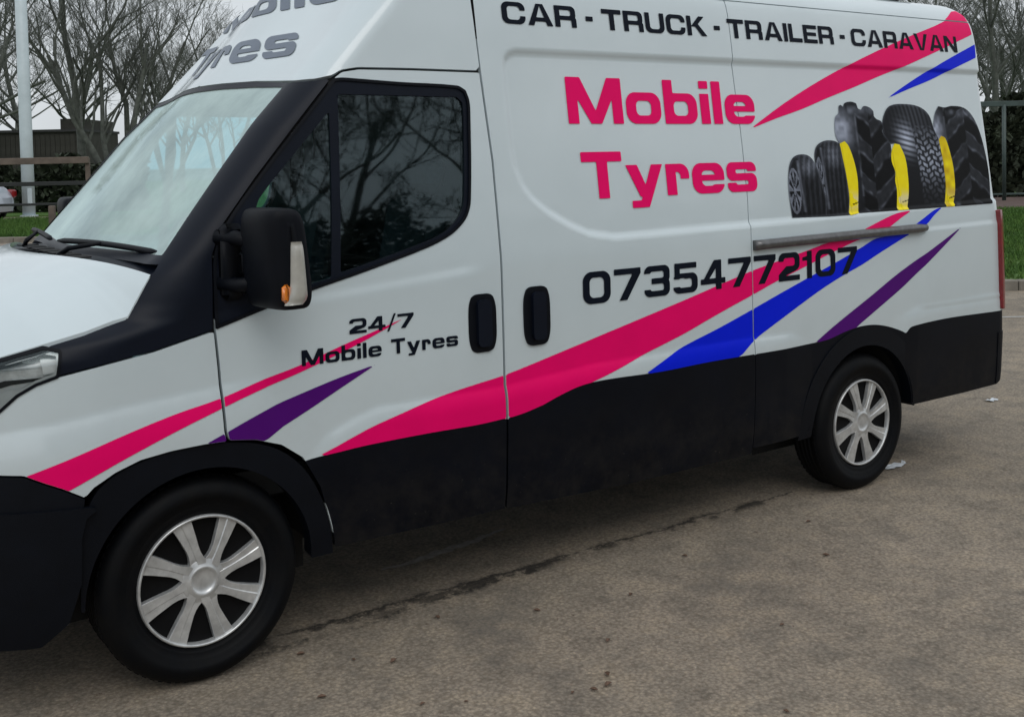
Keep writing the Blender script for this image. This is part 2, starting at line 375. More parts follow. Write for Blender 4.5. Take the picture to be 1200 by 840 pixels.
# ---------- marching squares: a signed-distance region becomes a clean-edged sheet on the hull ----------
def sheet(name, f, box, cell, mat, parent, off=0.0, thick=0.0, relief=True, color=None, mapper=None, smooth=True):
    a0, a1, v0, v1 = box
    na = max(2, int(round((a1-a0)/cell))+1); nv = max(2, int(round((v1-v0)/cell))+1)
    A, Vv = np.meshgrid(np.linspace(a0, a1, na), np.linspace(v0, v1, nv), indexing='ij')
    S = f(A, Vv); S = np.where(np.abs(S) < 1e-6, -1e-6, S)
    inside = S < 0
    idm = -np.ones(A.shape, int); used = np.zeros(A.shape, bool)
    c = inside[:-1, :-1].astype(int)+inside[1:, :-1]+inside[1:, 1:]+inside[:-1, 1:]
    full = c == 4; part = (c > 0) & (c < 4)
    idm[inside] = np.arange(inside.sum())
    PA = list(A[inside]); PV = list(Vv[inside])
    fi, fj = np.nonzero(full)
    F = np.stack([idm[fi, fj], idm[fi, fj+1], idm[fi+1, fj+1], idm[fi+1, fj]], 1).tolist()
    edge = {}
    def cross(i, j, k, l):
        key = (i, j, k, l) if (i, j) < (k, l) else (k, l, i, j)
        if key in edge: return edge[key]
        s0, s1 = S[i, j], S[k, l]; t = s0/(s0-s1)
        PA.append(A[i, j]+(A[k, l]-A[i, j])*t); PV.append(Vv[i, j]+(Vv[k, l]-Vv[i, j])*t)
        edge[key] = len(PA)-1; return edge[key]
    rim = []
    for i, j in zip(*np.nonzero(part)):
        cs = ((i, j), (i, j+1), (i+1, j+1), (i+1, j)); poly = []; xs = []
        for q in range(4):
            p, n = cs[q], cs[(q+1) % 4]; ip, ino = inside[p], inside[n]
            if ip: poly.append(idm[p])
            if ip != ino:
                e = cross(*p, *n); poly.append(e); xs.append((len(poly)-1, ip))
        if len(xs) == 2:
            F.append(poly)
            # leaving crossing followed by entering crossing is the boundary edge
            out = [k for k, ip in xs if ip][0]; inn = [k for k, ip in xs if not ip][0]
            rim.append((poly[out], poly[inn]))
        else:
            if len(poly) >= 3: F.append(poly)
    if not PA: raise RuntimeError('empty sheet '+name)
    mapper = mapper or (lambda a, v, o: hull(a, v, o, relief))
    PA = np.array(PA); PV = np.array(PV)
    P = mapper(PA, PV, off)
    nface = len(F)
    V = P.tolist()
    # hull's (a, v) order gives normals facing outward when corners run as below
    if thick > 0 and rim:
        vs = sorted({k for e in rim for k in e}); mp_ = {k: q for q, k in enumerate(vs)}
        P0 = P[vs]; P1 = mapper(PA[vs], PV[vs], off-thick)
        base = len(V); V += P0.tolist(); V += P1.tolist(); n = len(vs)
        for x, y in rim: F.append([base+mp_[x], base+n+mp_[x], base+n+mp_[y], base+mp_[y]])
    F = [list(reversed(q)) for q in F]
    o = obj(name, V, F, mat, parent, smooth)
    if color is not None:
        at = o.data.color_attributes.new('print', 'FLOAT_COLOR', 'POINT')
        cc = np.ones((len(V), 4)); cc[:, :3] = .02; cc[:len(PA), :3] = color(PA, PV)
        at.data.foreach_set('color', cc.ravel())
    return o
def poly(P): 
    return lambda a, v: poly_sdf(a, v, P)
def inter(*fs): return lambda a, v: np.maximum.reduce([g(a, v) for g in fs])
def union(*fs): return lambda a, v: np.minimum.reduce([g(a, v) for g in fs])
def minus(f, *gs): return lambda a, v: np.maximum.reduce([f(a, v)]+[-g(a, v) for g in gs])
def grow(f, d): return lambda a, v: f(a, v)-d
def circle(ca, cv, r): return lambda a, v: np.hypot(a-ca, v-cv)-r

# ---------- extended square sans lettering drawn as distance functions (cap height 1) ----------
def _box(x, y, x0, y0, x1, y1, r=0.0):
    qx = np.abs(x-(x0+x1)/2)-(x1-x0)/2+r; qy = np.abs(y-(y0+y1)/2)-(y1-y0)/2+r
    return np.hypot(np.maximum(qx, 0), np.maximum(qy, 0))+np.minimum(np.maximum(qx, qy), 0)-r
def _ring(x, y, x0, y0, x1, y1, tv, th, r):
    return np.maximum(_box(x, y, x0, y0, x1, y1, r), -_box(x, y, x0+tv, y0+th, x1-tv, y1-th, max(.02, r-min(tv, th)*.8)))
def _pl(x, y, P): return poly_sdf(x, y, P)
def _mn(*a): return np.minimum.reduce(a)
def _mxx(*a): return np.maximum.reduce(a)
def glyph(ch, tv=.24, th=.17):
    """returns (function, advance width)"""
    r = .30
    B = _box; R = _ring; P = _pl
    if ch in 'O0':
        w = 1.05 if ch == 'O' else .98
        return (lambda x, y: R(x, y, 0, 0, w, 1, tv, th, r)), w
    if ch == 'C':
        return (lambda x, y: _mn(_mxx(R(x, y, 0, 0, 1.08, 1, tv, th, r), -B(x, y, .6, .37, 1.3, .63)))), 1.08
    if ch == 'A':
        w = 1.18; t = tv*1.12
        return (lambda x, y: _mn(P(x, y, [(0, 0), (w/2-t*.58, 1), (w/2+t*.1, 1), (t, 0)]), P(x, y, [(w, 0), (w-t, 0), (w/2-t*.1, 1), (w/2+t*.58, 1)]), B(x, y, .27, .19, w-.27, .19+th*.95))), w
    if ch == 'V':
        w = 1.14; t = tv*1.12
        return (lambda x, y: _mn(P(x, y, [(0, 1), (w/2-t*.58, 0), (w/2+t*.1, 0), (t, 1)]), P(x, y, [(w, 1), (w-t, 1), (w/2-t*.1, 0), (w/2+t*.58, 0)]))), w
    if ch == 'R':
        return (lambda x, y: _mn(B(x, y, 0, 0, tv, 1), _mxx(R(x, y, -.3, .34, 1.03, 1, tv, th, .24), -x), _mxx(R(x, y, .4, -.6, 1.05, .34+th, tv, th, .2), -B(x, y, -1, -1, .75, .34), -B(x, y, -1, -2, 2, 0)))), 1.06
    if ch == 'T': return (lambda x, y: _mn(B(x, y, 0, 1-th*1.15, 1.02, 1), B(x, y, .51-tv/2, 0, .51+tv/2, 1))), 1.02
    if ch == 'U': return (lambda x, y: _mxx(R(x, y, 0, 0, 1.05, 1.9, tv, th, r), B(x, y, -1, -1, 2, 1))), 1.05
    if ch == 'K': return (lambda x, y: _mn(B(x, y, 0, 0, tv, 1), P(x, y, [(.18, .42), (.72, 1), (1.05, 1), (.5, .46), (.3, .46)]), P(x, y, [(.38, .60), (.82, 0), (1.14, 0), (.60, .66)]))), 1.12
    if ch in 'Il' and ch == 'I': return (lambda x, y: B(x, y, 0, 0, tv, 1)), tv
    if ch == 'l': return (lambda x, y: B(x, y, 0, 0, tv, 1)), tv
    if ch == 'L': return (lambda x, y: _mn(B(x, y, 0, 0, tv, 1), B(x, y, 0, 0, .88, th*1.15))), .88
    if ch == 'E': return (lambda x, y: _mn(B(x, y, 0, 0, tv, 1), B(x, y, 0, 0, .94, th*1.1), B(x, y, 0, .5-th/2, .88, .5+th/2), B(x, y, 0, 1-th*1.1, .94, 1))), .94
    if ch == 'N': return (lambda x, y: _mn(B(x, y, 0, 0, tv, 1), B(x, y, 1.1-tv, 0, 1.1, 1), P(x, y, [(0, 1), (tv*1.15, 1), (1.1, 0), (1.1-tv*1.15, 0)]))), 1.1
    if ch == 'M': return (lambda x, y: _mn(B(x, y, 0, 0, tv, 1), B(x, y, 1.42-tv, 0, 1.42, 1), P(x, y, [(0, 1), (tv*1.35, 1), (.71+tv*.5, 0), (.71-tv*.5, 0)]), P(x, y, [(1.42, 1), (1.42-tv*1.35, 1), (.71-tv*.5, 0), (.71+tv*.5, 0)]))), 1.42
    if ch == '-': return (lambda x, y: B(x, y, 0, .36, .36, .58)), .36
    if ch == ' ': return None, .42
    h = .70
    if ch == 'o': return (lambda x, y: R(x, y, 0, 0, .95, h, tv, th, .26)), .95
    if ch == 'b': return (lambda x, y: _mn(B(x, y, 0, 0, tv, 1), R(x, y, 0, 0, .95, h, tv, th, .26))), .95
    if ch == 'i': return (lambda x, y: _mn(B(x, y, 0, 0, tv, h), B(x, y, 0, .82, tv, 1))), tv
    if ch == 'e': return (lambda x, y: _mn(_mxx(R(x, y, 0, 0, .93, h, tv, th*.93, .26), -B(x, y, .5, .20, 2, .295)), B(x, y, .1, .295, .80, .295+th*.72))), .93
    if ch == 'y': return (lambda x, y: _mn(P(x, y, [(0, h), (tv*1.12, h), (.60, .0), (.33, .0)]), _mxx(P(x, y, [(.98, h), (.98-tv*1.12, h), (.28, -.24), (.545, -.24)]), -y-.235), B(x, y, .10, -.24, .42, -.24+th*.85))), .98
    if ch == 'r': return (lambda x, y: _mn(B(x, y, 0, 0, tv, h), _mxx(R(x, y, -.25, -.6, .64, h, tv*.9, th, .24), -B(x, y, -1, -1, 2, .36), -x))), .64
    if ch == 's':
        return (lambda x, y: _mn(_mxx(R(x, y, 0, h/2-th*.46, .9, h, tv, th*.92, .17), -B(x, y, .5, .1, 2, h-th*.92-.05)), _mxx(R(x, y, 0, 0, .9, h/2+th*.46, tv, th*.92, .17), -B(x, y, -1, th*.92+.05, .4, .6)), )), .9
    w = .98
    if ch == '7': return (lambda x, y: _mn(B(x, y, 0, 1-th, w, 1), P(x, y, [(w, 1), (w, .83), (.47, 0), (.18, 0), (.68, .83), (.72, 1)]))), w
    if ch == '1': return (lambda x, y: _mn(B(x, y, .22, 0, .22+tv, 1), P(x, y, [(.22+tv*.3, 1), (.22, .82), (0, .78), (0, .66), (.22+tv*.6, .66)]))), .50
    if ch == '4': return (lambda x, y: _mn(B(x, y, .62, 0, .62+tv, 1), B(x, y, 0, .2, 1.02, .2+th), P(x, y, [(0, .2), (.55, 1), (.84, 1), (.28, .2+th*.5)]))), 1.02
    if ch == '5': return (lambda x, y: _mn(B(x, y, .06, 1-th, .94, 1), B(x, y, .06, .48, .06+tv*.9, 1), _mxx(R(x, y, 0, 0, w, .66, tv, th, .24), -B(x, y, -1, .22, .45, .50)), )), w
    if ch == '3': return (lambda x, y: _mn(_mxx(R(x, y, 0, .5-th/2, w, 1, tv, th, .22), -B(x, y, -1, .3, .28, .76)), _mxx(R(x, y, 0, 0, w, .5+th/2, tv, th, .22), -B(x, y, -1, .24, .28, .7)))), w
    if ch == '2': return (lambda x, y: _mn(_mxx(R(x, y, 0, .34, w, 1, tv, th, .24), -B(x, y, -1, -.5, .45, .70)), P(x, y, [(0, 0), (0, .24), (.35, .34+th), (.8, .34+th), (.8, .34), (.34, .2), (.30, .0)]), B(x, y, 0, 0, w, th))), w
    if ch == '/': return (lambda x, y: P(x, y, [(0, -.12), (.13, -.12), (.55, 1.08), (.42, 1.08)])), .55
    raise KeyError(ch)
def lettering(name, text, a0, v0, a1, h, mat, parent, off, cell=None, gap=.11, slope=0.0, tv=.24, th=.17, space=.42, shear=0.0, split=True):
    """text baseline from (a0, v0), cap height h, stretched to end at a1"""
    gl = []; x = 0; wi = 0
    for ch in text:
        g, w = glyph(ch, tv, th)
        if ch == ' ': w = space
        if ch == ' ': wi += 1
        if g: gl.append((g, x, w, wi))
        x += w+(gap if ch != ' ' else 0)
    tot = x-gap; sx = (a1-a0)/tot
    def f(a, v, k=None):
        out = np.full(a.shape, .5)
        U = (a-a0)/sx; Y = (v-v0-slope*(a-a0))/h; U = U-shear*Y
        for g, x0, w, q in gl:
            if k is not None and q != k: continue
            m = (U > x0-.15) & (U < x0+w+.15) & (Y > -.4) & (Y < 1.2)
            if m.any():
                out[m] = np.minimum(out[m], g(U[m]-x0, Y[m]))
        return out
    for k in range(wi+1):
        xs_ = [x0 for g, x0, w, q in gl if q == k]; xe_ = [x0+w for g, x0, w, q in gl if q == k]
        if not xs_: continue
        sheet(name, lambda a, v, k=k: f(a, v, k), (a0+min(xs_)*sx-.01, a0+max(xe_)*sx+.01, v0-.3*h, v0+1.1*h), cell or h/42, mat, parent, off=off)

# ================================================================ THE VAN
van = thing('delivery_van', 'white high roof van with black lower sides, pink and blue stripes and Mobile Tyres lettering', 'van')
def sym(f):
    def g(a, v):
        x0 = T_x0(v); T = T_in(v); rx = T_rx(v); ry = T_ry(v)
        L = np.pi/2*np.sqrt((rx**2+ry**2)/2)+1e-6; hw = np.maximum(1-T-ry, .001); b = x0-a
        return f(np.where(b > L+hw, x0-(2*(L+hw)-b), a), v)
    return g
def half(a, v):      # <0 on the near side of the centre line (front)
    x0 = T_x0(v); T = T_in(v); rx = T_rx(v); ry = T_ry(v)
    L = np.pi/2*np.sqrt((rx**2+ry**2)/2)+1e-6; hw = np.maximum(1-T-ry, .0)
    return (x0-a)-(L+hw)
def rhalf(a, v):     # <0 on the near side of the centre line (rear)
    return (a-T_xr(v))-(np.pi/2*.075+np.maximum(1-T_in(v)-.075, 0))
BS = lambda v: np.interp(v, [.3, 1.75, 2.11, 2.4, 3.4], [1.243, 1.242, 1.222, 1.21, 1.20])       # B-pillar seam
SS = lambda v: np.interp(v, [.3, 1.34, 1.56, 1.88, 2.22, 3.4], [2.68, 2.678, 2.694, 2.694, 2.68, 2.68])  # sliding door rear seam
ARCH_OUT = [(-.405, .345), (-.415, .60), (-.387, .70), (-.36, .745), (-.293, .782), (-.211, .809), (-.113, .823), (.001, .828), (.1, .822), (.183, .808), (.28, .773), (.36, .712), (.422, .604), (.46, .49), (.478, .396), (.478, .345)]
SILL = [(-3, .3), (.3, .36), (.473, .370), (1.252, .357), (1.92, .335), (2.985, .335), (3.936, .39), (4.413, .39), (4.72, .395), (4.80, .43), (4.9, .46), (6.5, .46)]
sill = lambda a, v: np.interp(a, [p[0] for p in SILL], [p[1] for p in SILL])-v
DOOR_F = [(.076, .862), (.066, 1.078), (.056, 1.209), (.058, 1.33), (.065, 1.453), (.109, 1.551), (.238, 1.707), (.398, 1.885), (.57, 2.071), (.603, 2.094), (.675, 2.106), (.895, 2.109), (1.6, 2.108)]
door_poly = DOOR_F+[(1.6, .3), (.478, .3), (.478, .396), (.422, .604), (.36, .716), (.28, .775), (.183, .81), (.084, .826)]
WIN = [(.062, 1.211), (.204, 1.252), (.416, 1.310), (.64, 1.363), (.901, 1.431), (1.0, 1.468), (1.055, 1.503), (1.093, 1.543), (1.114, 1.60), (1.148, 1.93), (1.150, 1.99), (1.138, 2.030), (1.102, 2.047), (.852, 2.055), (.66, 2.064), (.600, 2.066), (.570, 2.062), (.406, 1.883), (.245, 1.705), (.116, 1.549), (.071, 1.452), (.063, 1.33)]
G1 = [(.23, 1.60), (.25, 1.645), (.388, 1.79), (.539, 1.945), (.541, 1.93), (.522, 1.622), (.497, 1.345), (.40, 1.325), (.2, 1.28), (.205, 1.45)]
G2 = [(.582, 2.010), (1.10, 2.007), (1.125, 1.985), (1.124, 1.93), (1.091, 1.605), (1.073, 1.556), (1.04, 1.518), (.99, 1.483), (.895, 1.449), (.63, 1.382), (.535, 1.360), (.556, 1.62)]
R_ARCH = circle(3.52, .352, .415)
TRIM_R = [(1.20, .3), (1.20, .727), (1.25, .727), (1.323, .735), (1.41, .751), (1.463, .768), (1.589, .802), (1.695, .813), (1.857, .812), (2.086, .806), (2.372, .815), (2.766, .812), (3.061, .815), (3.18, .818), (3.245, .824), (3.343, .845), (3.441, .858), (3.52, .861), (3.60, .857), (3.701, .838), (3.8, .808), (3.855, .785), (3.88, .806), (3.90, .817), (4.051, .826), (4.275, .831), (4.70, .822), (4.9, .822), (4.9, .3)]
TRIM_F = [(.3, .3), (.3, .69), (.386, .708), (.5, .719), (.622, .725), (.874, .727), (1.109, .724), (1.238, .727), (1.29, .728), (1.29, .3)]
ARCH_OUT = relax(rounded(ARCH_OUT, 38, 6), 70); TRIM_R = relax(rounded(TRIM_R, 38, 5), 5); TRIM_F = rounded(TRIM_F); WIN = rounded(WIN); G1 = rounded(G1); G2 = rounded(G2)
GAP = .0035
doorf = inter(poly(door_poly), lambda a, v: a-BS(v)+GAP, sill)
door_in = grow(doorf, -GAP)
slide = inter(lambda a, v: BS(v)+GAP-a, lambda a, v: a-SS(v)+GAP*.8, lambda a, v: v-2.497, sill)
rear = inter(lambda a, v: SS(v)+GAP*.8-a, lambda a, v: v-2.497, lambda a, v: (a-T_xr(v))-.07, lambda a, v: -R_ARCH(a, v), sill)
C1 = .0115; TH = .022
pairs = []
def near_far(name, *args, **kw):
    o = sheet(name, *args, **kw); pairs.append((o, mirror_copy(o))); return o
door = near_far('front_door', minus(door_in, poly(WIN)), (0.04, 1.26, .33, 2.13), .010, 'white', van, thick=TH)
slid = near_far('sliding_door', slide, (1.22, 2.72, .30, 2.52), C1, 'white', van, thick=TH)
side = near_far('rear_side_panel', rear, (2.66, 4.86, .36, 2.52), C1, 'white', van, thick=TH)
fender_poly = [(.051, 1.199), (.0595, 1.078), (.069, .862), (.077, .827), (.001, .829), (-.113, .824), (-.211, .812), (-.293, .785), (-.36, .749), (-.387, .722), (-.449, .757), (-.51, .785), (-.563, .811), (-.64, .817), (-1.16, .817), (-1.16, .93), (-.9, .93), (-.72, .955), (-.632, 1.007), (-.578, 1.054), (-.52, 1.085), (-.456, 1.104), (-.369, 1.119), (-.151, 1.152)]
fend = near_far('front_wing', poly(fender_poly), (-1.2, .09, .70, 1.22), .010, 'white', van, thick=TH)
capp = [(1.6, 2.114), (.895, 2.115), (.675, 2.112), (.600, 2.100), (.565, 2.080), (.50, 2.067), (.412, 2.064), (.111, 2.085), (-.138, 2.092), (-.623, 2.095), (-4, 2.097), (-4, 3.6), (1.6, 3.6)]
capf = inter(poly(capp), lambda a, v: a-BS(v)+GAP, half, lambda a, v: v-3.39)
near_far('cab_roof', capf, (-1.35, 1.25, 2.05, 3.4), .016, 'white', van, thick=TH)
near_far('cargo_roof', inter(lambda a, v: BS(v)+GAP-a, lambda a, v: 2.503-v, lambda a, v: v-3.39, rhalf, lambda a, v: (a-T_xr(v))-.07), (1.15, 4.9, 2.49, 3.4), .02, 'white', van, thick=TH)
near_far('rear_door', inter(lambda a, v: .078-(a-T_xr(v)), rhalf, lambda a, v: v-2.9, lambda a, v: .5-v), (4.2, 5.9, .45, 2.95), .025, 'white', van, thick=TH)
# black lower body paint (its own thin coat over the pressed panels)
near_far('black_lower_door_paint', minus(inter(grow(door_in, .0012), poly(TRIM_F)), grow(poly(ARCH_OUT), .0055)), (.25, 1.26, .33, .76), .008, 'blackwrap', van, off=.0012, thick=.02)
near_far('black_lower_side_paint', inter(grow(slide, .0006), poly(TRIM_R)), (1.22, 2.72, .30, .9), .010, 'blackwrap', van, off=.0012, thick=.02)
near_far('black_lower_rear_paint', inter(grow(rear, .0012), poly(TRIM_R)), (2.66, 4.86, .36, .9), .010, 'blackwrap', van, off=.0012, thick=.02)
near_far('front_wheel_arch_trim', minus(poly(ARCH_OUT), circle(0, .352, .392)), (-.45, .5, .29, .85), .008, 'blackplastic', van, off=.010, thick=.06, relief=False)
near_far('rear_wheel_arch_trim', inter(circle(3.52, .352, .503), lambda a, v: -circle(3.52, .352, .405)(a, v), sill), (2.98, 4.06, .33, .88), .010, 'blackplastic', van, off=.006, thick=.06, relief=False)
near_far('rear_bumper', inter(lambda a, v: 4.715-a, lambda a, v: v-.70, lambda a, v: sill(a, v), rhalf), (4.6, 5.9, .38, .74), .015, 'blackplastic', van, off=.005, thick=.03)
# windscreen, pillars, side window
WS = [(-.112, 1.448), (-.107, 1.457), (-.009, 1.595), (.109, 1.754), (.237, 1.915), (.345, 2.03), (.362, 2.046), (.352, 2.056), (.30, 2.060), (.111, 2.072), (-.138, 2.080), (-.623, 2.084), (-4, 2.086), (-4, 1.44)]
GLW = -2.35
sheet('windscreen', sym(poly(WS)), (-2.2, .45, 1.42, 2.12), .014, 'wsglass', van, off=-.006, relief=False)
sheet('windscreen_surround', sym(minus(poly([(-4, 1.432), (-.10, 1.432), (-.109, 1.452), (-.003, 1.597), (.115, 1.752), (.243, 1.912), (.357, 2.03), (.385, 2.058), (.111, 2.082), (-.138, 2.089), (-.623, 2.092), (-4, 2.094)]), grow(poly(WS), -.012))), (-2.2, .45, 1.38, 2.12), .007, 'pillar', van, off=-.002, relief=False)
pil = [(.050, 1.205), (.059, 1.453), (.103, 1.553), (.232, 1.709), (.392, 1.888), (.556, 2.066), (.50, 2.058), (.412, 2.056), (.385, 2.056), (.357, 2.03), (.243, 1.912), (.115, 1.752), (-.003, 1.597), (-.109, 1.452), (-.13, 1.405), (-.146, 1.397), (-.218, 1.262), (-.356, 1.224), (-.490, 1.196), (-.444, 1.186), (-.452, 1.112), (-.369, 1.125), (-.151, 1.158)]
near_far('pillar_trim', poly(pil), (-.5, .6, 1.09, 2.09), .008, 'pillar', van, thick=.03, relief=False)
near_far('window_frame', minus(poly(WIN), poly(G1), poly(G2)), (.05, 1.17, 1.2, 2.07), .007, 'pillar', van, off=-.003, thick=.03)
near_far('quarter_glass', grow(poly(G1), .004), (.15, .6, 1.25, 1.97), .012, 'glass', van, off=-.010)
near_far('door_glass', grow(poly(G2), .004), (.5, 1.16, 1.33, 2.03), .012, 'glass', van, off=-.010)
# rubber seal lip round the window
near_far('window_seal', minus(grow(poly(WIN), .004), grow(poly(WIN), -.007)), (.05, 1.17, 1.2, 2.07), .0045, 'blackplastic', van, off=.004, thick=.006)
# bonnet
hood_e = [(-.139, 1.397), (-.165, 1.352), (-.190, 1.306), (-.213, 1.268), (-.26, 1.257), (-.352, 1.231), (-.487, 1.203), (-.623, 1.173), (-.76, 1.14), (-.9, 1.10), (-1.05, 1.055), (-1.15, 1.02)]
E = hull(np.array([p[0] for p in hood_e]), np.array([p[1] for p in hood_e]), .004, False)
cx_ = np.array([-.36, -.375, -.39, -.41, -.45, -.52, -.63, -.74, -.83, -.90, -.965, -1.0]); cz_ = np.array([1.447, 1.446, 1.444, 1.440, 1.432, 1.416, 1.375, 1.32, 1.26, 1.19, 1.11, 1.05])
mb = MB(); V = []; nt_ = 24
# resample along the edge
q = np.linspace(0, len(E)-1, 56); Er = np.stack([np.interp(q, range(len(E)), E[:, k]) for k in range(3)], 1); cxr = np.interp(q, range(len(E)), cx_); czr = np.interp(q, range(len(E)), cz_)
for i in range(len(q)):
    for j in range(2*nt_+1):
        t = j/nt_; m = t > 1; t = 2-t if m else t
        y = Er[i, 1]+(1-Er[i, 1])*t; s_ = math.sin(t*math.pi/2)
        x = Er[i, 0]+(cxr[i]-Er[i, 0])*(1-(1-t)**1.8); z = Er[i, 2]+(czr[i]-Er[i, 2])*(1-(1-t)**4.5)
        z -= .010*sst((t-.42)/.08)*sst((q[i]-3)/4)*(1 if t > 0 else 0)
        V.append((x, 2-y if m else y, z))
n_ = 2*nt_+1
F = [(i*n_+j, i*n_+j+1, (i+1)*n_+j+1, (i+1)*n_+j) for i in range(len(q)-1) for j in range(n_-1)]
# folded rim
per = [i*n_ for i in range(len(q))][::-1]+list(range(0, n_))+[i*n_+n_-1 for i in range(len(q))]
base = len(V); V += [V[k] for k in per]; V += [(V[k][0]+.004, V[k][1], V[k][2]-.03) for k in per]
F += [(base+k, base+k+1, base+len(per)+k+1, base+len(per)+k) for k in range(len(per)-1)]
hood = obj('bonnet', V, F, 'white', van)
# dark gutter just under the bonnet edge, so the shut line reads
V = []; hp = hull(np.array([p[0] for p in hood_e])-.0, np.array([p[1] for p in hood_e])-.012, -.012, False)
mb = MB(); mb.tube([tuple(p) for p in hp], .012, 6); g_ = mb.build('bonnet_gutter', 'dark', van, True); mirror_copy(g_)
# cowl between bonnet and glass
V = []; F = []; nr = 48; nc = 6
hr = V_h = [((lambda k: (hood.data.vertices[k].co))(j)) for j in range(n_)]
for j in range(n_):
    A_ = Vector(hr[j])+Vector((-.003, 0, -.022))
    y = A_.y; Tn = .13; tt = abs(y-1)
    ax = .055-.14-.08*math.cos(min(1, tt/.87)*math.pi/2)**2
    B_ = Vector((ax+.045, y, 1.462))
    for k in range(nc+1):
        u = k/nc; p = A_.lerp(B_, u); p.z -= .018*math.sin(u*math.pi); V.append(p)
F = [(j*(nc+1)+k, (j+1)*(nc+1)+k, (j+1)*(nc+1)+k+1, j*(nc+1)+k+1) for j in range(n_-1) for k in range(nc)]
obj('cowl_panel', V, F, 'pillar', van)
cv = None
for k in range(7):
    if cv is None:
        mb = MB(); mb.box((0, 0, 0), (.07, .10, .006), bev=.002); cv = mb.build('cowl_vent', 'dark', van)
        o = cv
    else: o = cv.copy(); COL.objects.link(o)
    o.location = (-.235, .58+k*.14, 1.436)
def wiper(p0, p1, piv, nm):
    w = MB(); w.tube([piv, tuple(Vector(piv).lerp(Vector(p1), .10)+Vector((0, 0, .02))), tuple((Vector(p0)+Vector(p1))/2+Vector((-.015, 0, .012)))], [.012, .010, .007], 8)
    o = w.build('wiper_arm', 'blackplastic', van, True)
    b = MB(); n = 14; pts = [Vector(p0).lerp(Vector(p1), i/n)+Vector((-.008*math.sin(i/n*3.14), 0, .010*math.sin(i/n*3.14))) for i in range(n+1)]
    b.tube(pts, [.005]+[.011]*(n-1)+[.005], 8); b.build('wiper_blade', 'blackplastic', van, True)
wiper((-.212, .98, 1.475), (-.066, .17, 1.462), (-.262, .74, 1.440), 'a')
wiper((-.150, 1.72, 1.485), (-.228, 1.02, 1.480), (-.262, 1.35, 1.440), 'b')
# headlamps: reflector bowl, bezel and lens
HL = [(-.632, 1.013), (-.578, 1.059), (-.52, 1.090), (-.456, 1.110), (-.442, 1.182), (-.487, 1.193), (-.623, 1.163), (-.76, 1.13), (-.9, 1.09), (-1.0, 1.06), (-1.02, .95), (-.9, .94), (-.72, .96)]
near_far('headlamp_reflector', poly(HL), (-1.05, -.42, .92, 1.21), .010, 'chrome', van, off=-.035, relief=False)
near_far('headlamp_lens', poly(HL), (-1.05, -.42, .92, 1.21), .010, 'lens', van, off=.002, relief=False)
near_far('headlamp_bezel', union(minus(poly(HL), grow(poly(HL), -.010)), poly([(-.66, .985), (-.60, 1.035), (-.555, 1.07), (-.60, 1.075), (-.68, 1.05)])), (-1.05, -.42, .92, 1.21), .006, 'lampwhite', van, off=-.006, relief=False)
for hb in (poly([(-.75, 1.02), (-.632, 1.022), (-.585, 1.066), (-.535, 1.095), (-.57, 1.105), (-.64, 1.082), (-.75, 1.06)]), poly([(-.50, 1.112), (-.462, 1.118), (-.455, 1.172), (-.505, 1.18)])): near_far('headlamp_bulb_housing', hb, (-.9, -.43, .95, 1.2), .006, 'lampwhite', van, off=-.022, thick=.012, relief=False)
near_far('headlamp_gasket', minus(grow(poly(HL), .007), grow(poly(HL), -.003)), (-1.07, -.41, .90, 1.23), .005, 'blackplastic', van, off=.004, relief=False)
near_far('headlamp_dark_band', poly([(-.76, 1.045), (-.60, 1.088), (-.50, 1.098), (-.50, 1.106), (-.62, 1.102), (-.76, 1.065)]), (-.9, -.43, .95, 1.2), .005, 'blackplastic', van, off=-.018, relief=False)
near_far('side_marker_lens', poly([(-.458, 1.122), (-.446, 1.126), (-.443, 1.160), (-.455, 1.158)]), (-.5, -.43, 1.1, 1.19), .0035, 'red', van, off=-.010, relief=False)
BP = [(-.387, .716), (-.449, .751), (-.51, .779), (-.563, .805), (-.64, .811), (-4, .811), (-4, .26), (-.52, .26), (-.44, .33), (-.405, .45), (-.41, .62)]
sheet('front_bumper', sym(poly(BP)), (-2.9, -.36, .25, .83), .014, 'blackplastic', van, off=.004, thick=.03)
BP2 = [(-.335, .690), (-.49, .696), (-.637, .698), (-4, .698), (-4, .26), (-.52, .26), (-.44, .33), (-.405, .45), (-.40, .60), (-.385, .66)]
sheet('bumper_lower_skirt', sym(poly(BP2)), (-2.9, -.3, .25, .72), .014, 'blackplastic', van, off=.014, thick=.02)
mb = MB()
for k in range(5): mb.box((-1.045-.004*k, 1, .86+.045*k), (.03, 1.05, .022), bev=.006)
mb.build('front_grille', 'blackplastic', van)
sheet('grille_backing', sym(poly([(-1.0, .80), (-4, .80), (-4, 1.08), (-1.0, 1.06)])), (-2.6, -.95, .78, 1.1), .02, 'blackplastic', van, off=-.02, relief=False)
# tail lamps
near_far('tail_lamp', inter(lambda a, v: .004-(a-T_xr(v)), lambda a, v: (a-T_xr(v))-.16, lambda a, v: .835-v, lambda a, v: v-1.405), (4.7, 5.0, .78, 1.45), .008, 'red', van, off=.028, thick=.03, relief=False)
near_far('tail_lamp_clear_band', inter(lambda a, v: .075-(a-T_xr(v)), lambda a, v: (a-T_xr(v))-.15, lambda a, v: .98-v, lambda a, v: v-1.12), (4.7, 5.0, .9, 1.2), .006, 'lampwhite', van, off=.031, relief=False)
